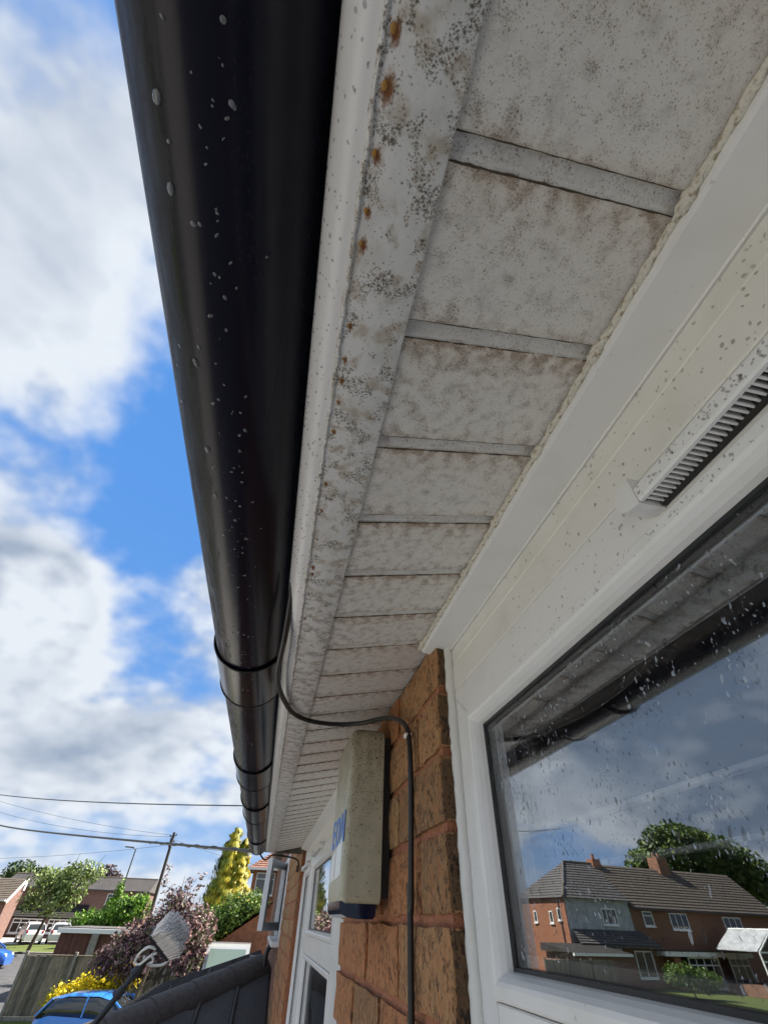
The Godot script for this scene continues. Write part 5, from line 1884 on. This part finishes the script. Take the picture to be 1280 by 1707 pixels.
func build_vehicles() -> void:
	car("blue_hatchback", "bright blue hatchback parked across the road at the left edge", Vector3(-18.0, ground_y(-18.0, -46.0) + 0.02, -46.0), 0.0, "paint_blue")
	car("blue_car", "sky-blue car parked below the yellow shrub, half hidden by plants", Vector3(-4.35, ground_y(-4.4, -22.9) + 0.02, -22.9), deg_to_rad(-16), "paint_sky_blue")
	car("white_car", "white car on the drive before the long house windows", Vector3(-20.9, ground_y(-20.9, -62.6), -62.6), deg_to_rad(118), "paint_white", "", 0.0)
	var d := car("white_car", "second white car, nose on, beside the dark clipped hedge", Vector3(-18.6, ground_y(-18.6, -63.2), -63.2), deg_to_rad(108), "paint_white")
	var vy := ground_y(-0.6, -25.0)
	var v := thing("pale_van", "pale van with a grey-green windscreen parked before the brick garage", "van", Vector3(-0.7, vy, -25.5))
	var b := MB.new()
	b.prism([Vector3(-1.75, vy + 0.3, -22.9), Vector3(-1.75, vy + 1.15, -22.85), Vector3(-1.75, vy + 1.42, -23.55), Vector3(-1.75, vy + 2.45, -24.35), Vector3(-1.75, vy + 2.52, -25.0), Vector3(-1.75, vy + 2.5, -27.4), Vector3(-1.75, vy + 0.3, -27.4)], Vector3(1.6, 0, 0))
	part("body", b, M["paint_silver"], v)
	var g := MB.new()
	g.prism([Vector3(-1.62, vy + 1.46, -23.53), Vector3(-1.62, vy + 2.36, -24.23), Vector3(-1.62, vy + 2.40, -24.20), Vector3(-1.62, vy + 1.50, -23.49)], Vector3(1.34, 0, 0))
	part("windscreen", g, M["green_glass"], v, "grey-green windscreen")
	var sg := MB.new()
	sg.prism([Vector3(-1.762, vy + 1.5, -23.9), Vector3(-1.762, vy + 2.2, -24.4), Vector3(-1.762, vy + 2.2, -25.2), Vector3(-1.762, vy + 1.5, -25.2)], Vector3(0.01, 0, 0))
	part("side_window", sg, M["car_glass"], v)
	for z in [-23.6, -26.6]:
		for x in [-1.78, -0.32]:
			var w := MB.new()
			w.tube([Vector3(x, vy + 0.34, z), Vector3(x + 0.2, vy + 0.34, z)], 0.34, -1.0, 16)
			part("wheel", w, M["tyre"], v)
	for x in [-1.45, -0.45]:
		var hl := MB.new()
		hl.ball(Vector3(x, vy + 0.95, -22.86), Vector3(0.16, 0.12, 0.06), 8, 6)
		part("headlight", hl, M["lamp_clear"], v)
	var by := ground_y(-2.6, -24.9)
	var bn := thing("wheelie_bin", "black wheelie bin with a white house number beside the tiled porch", "bin", Vector3(-2.62, by, -24.6))
	var bb := MB.new()
	bb.prism([Vector3(-2.86, by + 0.08, -24.3), Vector3(-2.92, by + 0.98, -24.26), Vector3(-2.36, by + 0.98, -24.26), Vector3(-2.42, by + 0.08, -24.3)], Vector3(0, 0, -0.55))
	part("body", bb, M["bin_plastic"], bn)
	var lid := MB.new()
	lid.prism([Vector3(-2.95, by + 0.985, -24.2), Vector3(-2.95, by + 1.03, -24.2), Vector3(-2.33, by + 1.03, -24.2), Vector3(-2.33, by + 0.985, -24.2)], Vector3(0, 0, -0.66))
	lid.tube([Vector3(-2.9, by + 1.0, -24.88), Vector3(-2.38, by + 1.0, -24.88)], 0.03, -1.0, 8)
	part("lid", lid, M["bin_plastic"], bn)
	for x in [-2.90, -2.38]:
		var w := MB.new()
		w.tube([Vector3(x - 0.03, by + 0.10, -24.85), Vector3(x + 0.03, by + 0.10, -24.85)], 0.10, -1.0, 12)
		part("wheel", w, M["tyre"], bn)
	var nb := MB.new()
	nb.box(Vector3(-2.70, by + 0.55, -24.268), Vector3(-2.55, by + 0.68, -24.262))
	nb.box(Vector3(-2.65, by + 0.70, -24.268), Vector3(-2.58, by + 0.86, -24.262))
	part("label", nb, M["hose_white"], bn)

func build_overhead() -> void:
	var py := ground_y(-9.3, -54.0)
	var p := thing("utility_pole", "dark wooden utility pole carrying overhead wires above the gardens", "utility pole", Vector3(-9.25, py, -54.0))
	var m := MB.new()
	m.tube([Vector3(-9.25, py, -54.0), Vector3(-9.25, 5.75, -54.0)], 0.17, 0.12, 10)
	part("post", m, M["pole_wood"], p)
	var c := MB.new()
	c.tube([Vector3(-9.25, 5.3, -53.78), Vector3(-9.25, 4.6, -53.78)], 0.16, -1.0, 10)
	part("terminal_box", c, M["dark_steel"], p)
	for q in [[0.28, 5.5], [-0.28, 5.4], [0.22, 5.0]]:
		var s := MB.new()
		s.tube([Vector3(-9.25, q[1], -54.0), Vector3(-9.25 + q[0], q[1] + 0.04, -53.9)], 0.03, -1.0, 6)
		s.ball(Vector3(-9.25 + q[0], q[1] + 0.09, -53.9), Vector3(0.06, 0.08, 0.06), 8, 6)
		part("insulator", s, M["dark_steel"], p)
	var ly := ground_y(-14.0, -62.0)
	var l := thing("street_lamp", "slim grey street lamp with a flat lantern left of the utility pole", "street lamp", Vector3(-14.0, ly, -62.0))
	var lm := MB.new()
	lm.tube([Vector3(-14.0, ly, -62.0), Vector3(-14.0, 0.0, -62.0), Vector3(-14.0, 4.98, -62.0)], 0.09, 0.06, 8)
	lm.tube([Vector3(-14.0, 4.95, -62.0), Vector3(-14.25, 5.08, -61.8)], 0.045, -1.0, 6)
	part("post", lm, M["dark_steel"], l)
	var lh := MB.new()
	lh.box(Vector3(-0.45, -0.05, -0.13), Vector3(0.45, 0.06, 0.13), 0.04, Transform3D(Basis(Vector3.UP, 0.4), Vector3(-14.6, 5.10, -61.7)))
	part("lantern", lh, M["dark_steel"], l)
	# cables
	var sag := func(a: Vector3, b: Vector3, drop: float) -> Array:
		var o := []
		for i in 17:
			var t := i / 16.0
			o.append(a.lerp(b, t) - Vector3(0, 4.0 * drop * t * (1.0 - t), 0))
		return o
	var hv := MB.new()
	var h0 := Vector3(-0.07, 0.297, -3.43)
	var h1 := Vector3(-20.3, 4.55, -43.0)
	hv.tube(sag.call(h0, h1, 0.10), 0.0075, 0.040, 8)
	var tw := []
	for i in 40:
		var t := i / 39.0 * 0.055
		tw.append(h0.lerp(h1, t) - Vector3(0, 0.4 * t * (1.0 - t), 0) + Vector3(0, cos(i * 1.1), sin(i * 1.1)) * 0.009)
	hv.tube(tw, 0.005, -1.0, 6)
	var cab := single("overhead_cable", hv, M["cable_black"], "thick twisted overhead cable fixed to the end of the eaves", "cable", "", "", h0)
	var lp := MB.new()
	lp.tube(spline([Vector3(-0.065, 0.295, -3.40), Vector3(-0.04, 0.27, -3.44), Vector3(-0.015, 0.262, -3.445), Vector3(0.02, 0.285, -3.44), Vector3(0.10, 0.282, -3.44), Vector3(0.17, 0.27, -3.44), Vector3(0.19, 0.235, -3.475), Vector3(0.185, 0.215, -3.48), Vector3(0.178, 0.235, -3.48), Vector3(0.19, 0.25, -3.48)], 6), 0.0045, -1.0, 6)
	single("cable_tail", lp, M["cable_black"], "thin black cable tail clipped along the soffit end board", "cable", "", "", Vector3(0.1, 0.28, -3.44))
	var wb := MB.new()
	wb.tube(sag.call(Vector3(0.55, 1.03, -6.4), Vector3(-15.0, 4.05, -26.5), 0.2), 0.008, 0.016, 6)
	single("overhead_wire", wb, M["cable_black"], "upper dark overhead wire crossing the clouds behind the gutter", "wire", "", "", Vector3(-5, 2, -14))
	var i := 0
	for q in [[Vector3(-9.0, 5.5, -53.9), Vector3(-34.0, 9.3, -62.0), 0.5, "faint high wire sloping down to the pole from the left edge"], [Vector3(-9.0, 5.4, -53.9), Vector3(-34.0, 8.6, -66.0), 0.7, "second faint wire just under the high one, left of the pole"], [Vector3(-9.0, 5.2, -53.9), Vector3(2.0, 3.9, -60.3), 0.3, "thin wire from the pole to the pale red tiled roof"], [Vector3(-9.0, 5.0, -53.9), Vector3(0.5, 3.7, -40.0), 0.35, "thin wire from the pole passing behind the golden conifer"], [Vector3(-9.3, 4.8, -54.0), Vector3(-40.0, 4.0, -74.0), 0.4, "low thin wire from the pole over the bungalow roof"]]:
		var w := MB.new()
		w.tube(sag.call(q[0], q[1], q[2]), 0.013, -1.0, 5)
		single("overhead_wire", w, M["dark_steel"], q[3], "wire", "", "", (q[0] + q[1]) * 0.5)

func build_brush() -> void:
	var cx := Vector3(0.978, 0.027, 0.207)
	var cy := Vector3(-0.162, 0.721, 0.674)
	var cz := Vector3(-0.131, -0.692, 0.71)
	var c := Vector3(-0.462, -0.100, -3.285)
	var t := thing("cleaning_brush", "white bristled cleaning brush on a black telescopic pole with a looped hose", "brush", Vector3(-3.0, -4.15, -2.3))
	var ax := (cx * 0.60 - cy * 0.80).normalized()   # along the stock
	var bd := (cx * 0.72 + cy * 0.69).normalized()   # the way the bristles point
	bd = (bd - ax * bd.dot(ax)).normalized()
	var dp := ax.cross(bd).normalized()
	var xf := Transform3D(Basis(ax, bd, dp), c)
	var st := MB.new()
	st.box(Vector3(-0.078, -0.018, -0.034), Vector3(0.078, 0.006, 0.034), 0.006, xf)
	part("stock", st, M["carbon"], t)
	var r := rnd(61)
	var br := MB.new()
	for i in 24:
		for k in 9:
			var u := -0.074 + 0.148 * i / 23.0
			var w := -0.030 + 0.060 * k / 8.0
			var fl := u / 0.074
			for q in 2:
				var ju := r.randf_range(-0.003, 0.003)
				var jw := r.randf_range(-0.003, 0.003)
				var tipl := 0.106 - 0.024 * fl * fl * fl * fl + r.randf_range(-0.006, 0.004)
				var tip := Vector3(u * 1.06 + ju * 3.0, tipl, w * 1.7 + jw * 4.0)
				br.tube([xf * Vector3(u + ju, 0.004, w + jw), xf * Vector3(lerpf(u, tip.x, 0.5), tipl * 0.5, lerpf(w, tip.z, 0.5)), xf * tip], 0.0024, 0.0018, 4)
	part("bristles", br, M["bristle"], t, "dense white bristles", "stuff")
	var p1 := Vector3(-0.534, -0.175, -3.345)
	var p0 := c - bd * 0.015
	var dir := (Vector3(-0.672, -0.382, -3.300) - p1).normalized()
	var pole := MB.new()
	pole.tube([p1, p1 + dir * 0.5], 0.0135, -1.0, 12)
	pole.tube([p1 + dir * 0.45, p1 + dir * 2.2], 0.0165, -1.0, 12)
	pole.tube([p1 + dir * 2.15, p1 + dir * 5.0], 0.020, -1.0, 12)
	part("pole", pole, M["carbon"], t)
	var nk := MB.new()
	nk.tube(spline([p1 + dir * 0.06, p1, p1.lerp(p0, 0.45) + cx * 0.010 - cy * 0.012, p0], 5), 0.0125, 0.010, 10)
	part("gooseneck", nk, M["carbon"], t)
	for q in [[0.02, 0.022], [0.11, 0.019]]:
		var cl := MB.new()
		cl.tube([p1 + dir * q[0], p1 + dir * (q[0] + 0.035)], q[1], -1.0, 12)
		cl.box(Vector3(-0.03, -0.008, -0.008), Vector3(-0.01, 0.008, 0.008), 0.002, Transform3D(Basis(cx, cy, cz), p1 + dir * (q[0] + 0.018)))
		part("clamp", cl, M["carbon"], t)
	var at := func(x: float, y: float, z := 0.0) -> Vector3: return c + cx * x + cy * y + cz * z
	var h := MB.new()
	h.tube(spline([at.call(-0.020, -0.005, 0.03), at.call(-0.055, 0.010, 0.035), at.call(-0.105, -0.030, 0.03), at.call(-0.128, -0.072, 0.03)], 8), 0.0058, -1.0, 8)
	h.tube(spline([at.call(-0.128, -0.072, 0.03), at.call(-0.10, -0.075, 0.04), at.call(-0.05, -0.035, 0.04), at.call(-0.015, -0.025, 0.03)], 8), 0.0058, -1.0, 8)
	h.tube(spline([at.call(-0.085, -0.055, 0.02), at.call(-0.095, -0.10, 0.0), at.call(-0.06, -0.12, 0.0), at.call(0.0, -0.115, 0.0), at.call(0.035, -0.085, 0.0)], 8), 0.0055, -1.0, 8)
	h.tube(spline([at.call(-0.035, -0.02, 0.04), at.call(-0.028, -0.055, 0.04), at.call(-0.05, -0.075, 0.03)], 6), 0.0055, -1.0, 8)
	part("hose", h, M["hose_white"], t, "looped white hose")
	var yc := MB.new()
	yc.tube([at.call(-0.128, -0.072, 0.03), at.call(-0.124, -0.100, 0.02), at.call(-0.115, -0.128, 0.01)], 0.0085, 0.0075, 10)
	part("connector", yc, M["yellow_plastic"], t, "orange-yellow hose connector")

func build_row() -> void:
	# the houses that the window mirrors: local x runs back along the row, local z faces us
	var turn := deg_to_rad(-9.67)
	var gy := -3.55
	var X := Vector3.RIGHT
	var Y := Vector3.UP
	var Z := Vector3.BACK
	var origin := Vector3(-25.5, gy, -46.5)
	var place := func(s: float, y: float, w: float) -> Vector3:
		return Vector3(-s, y - gy, w)
	# A: rendered end house
	var A := thing("rendered_house", "pale grey rendered end house with an orange brick side mirrored in the window", "house", origin, "", turn)
	var wa := MB.new()
	wa.box(place.call(7.1, -0.7, -7.0), place.call(0.02, 2.15, -0.02))
	part("wall", wa, M["render_grey"], A)
	var wl := MB.new()
	wl.box(place.call(7.1, gy, -7.0), place.call(0.02, -0.7, -0.03))
	part("lower_wall", wl, M["house_brick"], A)
	var sd := MB.new()
	sd.box(place.call(0.02, gy, -7.0), place.call(-0.08, 2.12, -0.01))
	part("side_wall", sd, M["house_brick_orange"], A, "orange brick side wall in the sun")
	var ra := MB.new()
	var ey := 2.12
	var ry := 4.95
	tiled(ra, place.call(7.1, ey - 0.05, 0.35), place.call(-0.35, ey - 0.05, 0.35), place.call(3.6, ry, -3.5), place.call(7.1, ry, -3.5), 14, 0.05)
	tiled(ra, place.call(-0.35, ey - 0.05, 0.35), place.call(-0.35, ey - 0.05, -7.35), place.call(3.6, ry, -3.5), place.call(3.6, ry, -3.5), 14, 0.05)
	tiled(ra, place.call(-0.35, ey - 0.05, -7.35), place.call(7.1, ey - 0.05, -7.35), place.call(7.1, ry, -3.5), place.call(3.6, ry, -3.5), 14, 0.05)
	var roofA := part("roof", ra, M["roof_grey"], A)
	var hip := MB.new()
	hip.tube([place.call(-0.35, ey, 0.35), place.call(3.6, ry + 0.03, -3.5), place.call(7.1, ry + 0.03, -3.5)], 0.12, -1.0, 8)
	part("ridge", hip, M["roof_brown"], roofA)
	var ch := MB.new()
	ch.box(place.call(8.0, 4.5, -4.0), place.call(7.0, 5.35, -3.1))
	ch.tube([place.call(7.5, 5.3, -3.5), place.call(7.5, 5.8, -3.5)], 0.14, -1.0, 8)
	part("chimney", ch, M["house_brick_orange"], roofA)
	var lr := MB.new()
	tiled(lr, place.call(8.4, -0.80, 1.25), place.call(-0.2, -0.75, 1.25), place.call(0.2, 0.12, 0.0), place.call(7.6, 0.12, 0.0), 6, 0.05)
	lr.box(place.call(8.4, -0.95, -0.01), place.call(-0.2, -0.78, 1.22))
	part("lean_to_roof", lr, M["roof_grey"], A)
	far_window(A, place.call(5.42, 0.43, 0.0), X, Y, Z, 1.65, 1.1, 3, 0.0, 0.09)
	far_window(A, place.call(4.45, -2.68, 0.62), X, Y, Z, 2.2, 1.68, 3, 0.0, 0.09)
	far_window(A, place.call(7.65, -2.72, 0.62), X, Y, Z, 1.9, 1.62, 2, 0.0, 0.09)
	var bay := MB.new()
	bay.box(place.call(7.9, gy, 0.0), place.call(1.9, -0.96, 0.6))
	part("bay", bay, M["house_brick"], A)
	for q in [[-4.6, 0.45], [-2.3, 0.42], [-1.15, 0.62]]:
		far_window(A, Vector3(0.09, q[1] - gy, q[0] + 0.5), -Z, Y, X, 0.48, 0.8, 1, 0.0, 0.08)
	var dp := MB.new()
	dp.tube([Vector3(0.16, 0, -0.75), Vector3(0.16, 5.5, -0.75)], 0.05, -1.0, 8)
	part("downpipe", dp, M["dark_steel"], A)
	# B and C: brick houses
	var names := [["brick_terrace", "brown brick terraced house next to the grey rendered one, mirrored in the window", 7.1, 15.5], ["brick_terrace", "brown brick terraced house beyond the big chimney, farthest along the mirrored row", 15.5, 26.0]]
	for k in 2:
		var s0: float = names[k][2]
		var s1: float = names[k][3]
		var B := thing(names[k][0], names[k][1], "house", origin, "", turn)
		var w := MB.new()
		w.box(place.call(s1, gy, -7.0), place.call(s0 + 0.02, 1.80, -0.06))
		part("wall", w, M["house_brick"], B)
		var rb := MB.new()
		tiled(rb, place.call(s1, 1.66, 0.35), place.call(s0, 1.66, 0.35), place.call(s0, 4.98, -3.5), place.call(s1, 4.98, -3.5), 15, 0.055)
		tiled(rb, place.call(s0, 1.66, -7.35), place.call(s1, 1.66, -7.35), place.call(s1, 4.98, -3.5), place.call(s0, 4.98, -3.5), 15, 0.055)
		var roofB := part("roof", rb, M["roof_brown"], B)
		var gt := MB.new()
		gt.box(place.call(s1, 1.55, 0.32), place.call(s0, 1.68, 0.44))
		part("eaves_gutter", gt, M["dark_steel"], B)
		if k == 0:
			var c2 := MB.new()
			c2.box(place.call(17.0, 4.3, -4.2), place.call(15.6, 6.0, -2.9))
			for q in [15.95, 16.6]:
				c2.tube([place.call(q, 5.95, -3.5), place.call(q, 6.4, -3.5)], 0.15, -1.0, 8)
			part("chimney", c2, M["house_brick"], roofB)
			far_window(B, place.call(9.65, 0.46, -0.04), X, Y, Z, 1.15, 1.02, 1, 0.32, 0.09)
			far_window(B, place.call(13.9, 0.30, -0.04), X, Y, Z, 2.2, 1.15, 3, 0.0, 0.09)
			var po := MB.new()
			po.box(place.call(10.25, gy, -0.05), place.call(9.5, -1.42, 1.1))
			part("porch_wall", po, M["house_brick_orange"], B)
			far_window(B, place.call(14.9, -3.3, 0.9), X, Y, Z, 3.6, 1.9, 4, 0.5, 0.10)
		else:
			far_window(B, place.call(20.9, 0.18, -0.04), X, Y, Z, 2.4, 1.18, 3, 0.0, 0.09)
			far_window(B, place.call(18.6, -3.3, 0.9), X, Y, Z, 2.4, 1.9, 3, 0.5, 0.10)
		var cn := MB.new()
		cn.box(place.call(s1 if k == 0 else 19.0, -1.38, -0.05), place.call(8.5 if k == 0 else s0 + 0.01, -1.08, 1.3))
		part("canopy", cn, M["far_white"], B, "flat white-edged canopy over the ground floor")
		var dkw := MB.new()
		dkw.box(place.call(s1 if k == 0 else 19.0, -1.08, -0.05), place.call(8.5 if k == 0 else s0 + 0.01, -1.03, 1.32))
		part("canopy_roof", dkw, M["roof_dark"], B)
	# side garage, fence, bush, conservatory, trees
	var G := thing("side_garage", "low flat-roofed garage beside the orange brick wall", "garage", origin, "", turn)
	var gw := MB.new()
	gw.box(place.call(1.6, gy, 0.8), place.call(-3.4, -1.25, 4.2))
	part("wall", gw, M["house_brick_pink"], G)
	var gr := MB.new()
	gr.prism([place.call(1.8, -1.22, 0.6), place.call(1.8, -0.75, 0.6), place.call(1.8, -1.18, 4.5)], Vector3(5.5, 0, 0))
	part("roof", gr, M["roof_dark"], G)
	var gf := MB.new()
	gf.box(place.call(1.8, -1.34, 4.4), place.call(-3.7, -1.19, 4.55))
	part("fascia", gf, M["far_white"], G)
	var F := thing("board_fence", "worn brown board fence standing by the low side garage", "fence", origin + Vector3(0, 0.4, 0), "", turn)
	var r := rnd(44)
	for i in 3:
		var xa := 8.9 - 1.85 * i
		for k in 12:
			var m := MB.new()
			m.box(Vector3(xa - 1.8 + 0.15 * k, 0.05, 7.98), Vector3(xa - 1.8 + 0.15 * k + 0.145, 1.75 + r.randf_range(-0.03, 0.03), 8.0 + 0.01 * (k % 2)))
			part("board", m, M[["old_wood_pale", "old_wood"][r.randi() % 2]], F)
		var ps := MB.new()
		ps.box(Vector3(xa, 0.0, 7.94), Vector3(xa + 0.05, 1.85, 8.06))
		part("post", ps, M["old_wood_dark"], F)
	var fy := -3.0
	var loc := func(s: float, y: float, w: float) -> Vector3:
		return Vector3(-25.5, y, -46.5) + Vector3(0.9858, 0, 0.168) * -s + Vector3(-0.168, 0, 0.9858) * w
	plant("garden_bush", "mid green rounded garden bush before the terraced houses", "bush", loc.call(5.0, gy, 6.5), [[loc.call(4.0, -2.2, 6.5), Vector3(1.7, 0.8, 1.0)], [loc.call(6.3, -2.45, 6.5), Vector3(1.5, 0.8, 1.0)]], 3000, 0.11, [Color(0.05, 0.09, 0.015), Color(0.08, 0.14, 0.02), Color(0.12, 0.19, 0.03)], 220, 0.06)
	plant("big_tree", "big broad green tree behind the terrace roofs, mirrored in the window", "tree", loc.call(36.0, gy, -16.0), [[loc.call(34.0, 7.8, -16.0), Vector3(6.0, 4.6, 4.0)], [loc.call(28.0, 6.0, -16.0), Vector3(3.6, 3.2, 3.2)], [loc.call(41.0, 7.6, -16.0), Vector3(5.5, 4.2, 4.0)], [loc.call(47.0, 6.2, -16.0), Vector3(4.5, 3.8, 3.5)], [loc.call(37.0, 10.0, -16.0), Vector3(4.0, 2.6, 3.0)]], 15000, 0.34, [Color(0.03, 0.055, 0.010), Color(0.05, 0.085, 0.014), Color(0.08, 0.13, 0.02), Color(0.12, 0.17, 0.03)], 221, 0.4)
	var C := thing("conservatory", "white framed conservatory with a glazed gable beside the terrace", "conservatory", origin, "", turn)
	var cb := MB.new()
	cb.box(place.call(19.5, gy, 1.4), place.call(14.5, -2.9, 5.5))
	part("base_wall", cb, M["house_brick"], C)
	var cf := MB.new()
	for x in [0.0, 1.25, 2.5, 3.75, 5.0]:
		cf.box(place.call(19.5 - x + 0.05, -2.9, 5.4), place.call(19.5 - x - 0.05, -0.9, 5.5))
		cf.tube([place.call(19.5 - x, -0.9, 5.45), place.call(17.0, 0.5, 5.45)], 0.06, -1.0, 6)
	for y in [-2.9, -1.5, -0.95]:
		cf.box(place.call(19.5, y, 5.41), place.call(14.5, y + 0.1, 5.49))
	cf.tube([place.call(17.0, 0.5, 5.45), place.call(17.0, 0.5, 1.4)], 0.08, -1.0, 6)
	part("frame", cf, M["far_white"], C)
	var cg := MB.new()
	cg.prism([place.call(19.5, -0.9, 5.38), place.call(17.0, 0.45, 5.38), place.call(14.5, -0.9, 5.38), place.call(14.5, -2.9, 5.38), place.call(19.5, -2.9, 5.38)], Vector3(0, 0, -0.06))
	part("glazing", cg, M["far_glass"], C)
	var cr := MB.new()
	for s in [19.6, 14.4]:
		cr.prism([place.call(s, -0.88, 5.36), place.call(17.0, 0.5, 5.36), place.call(17.0, 0.55, 5.36), place.call(s, -0.83, 5.36)], Vector3(0, 0, -3.9))
	part("roof", cr, M["render_grey"], C)

func _ready() -> void:
	# ---- camera, sky, sun, exposure
	var cam := Camera3D.new()
	cam.name = "camera"
	cam.transform = Transform3D(Basis(Vector3(0.978, 0.027, 0.207), Vector3(-0.162, 0.721, 0.674), Vector3(-0.131, -0.692, 0.71)).orthonormalized(), Vector3(0, EYE, 0))
	cam.fov = 100.185
	cam.near = 0.02
	cam.far = 3000.0
	add_child(cam)
	var env := Environment.new()
	env.background_mode = Environment.BG_SKY
	var sky := Sky.new()
	var pano := PanoramaSkyMaterial.new()
	pano.panorama = build_sky()
	pano.energy_multiplier = 0.335
	sky.sky_material = pano
	env.sky = sky
	env.tonemap_mode = Environment.TONE_MAPPER_LINEAR
	env.tonemap_exposure = 3.0
	env.sdfgi_enabled = true
	env.ssao_enabled = true
	env.ssil_enabled = true
	var we := WorldEnvironment.new()
	we.name = "world"
	we.environment = env
	add_child(we)
	var sun := DirectionalLight3D.new()
	sun.name = "sun"
	sun.light_energy = 1.6
	sun.light_color = Color(1.0, 0.965, 0.91)
	sun.light_angular_distance = 0.5
	sun.shadow_enabled = true
	sun.transform.basis = Basis.looking_at(-Vector3(0.62, 0.74, -0.25).normalized(), Vector3.UP)
	add_child(sun)
	build_materials()
	# ---- the setting and the houses
	build_ground()
	build_house()
	build_neighbour()
	build_bungalows()
	build_row()
	build_fences()
	# ---- what is fixed to the house, then the street
	build_gutter()
	build_alarm()
	build_cable()
	build_plants()
	build_vehicles()
	build_overhead()
	build_brush()
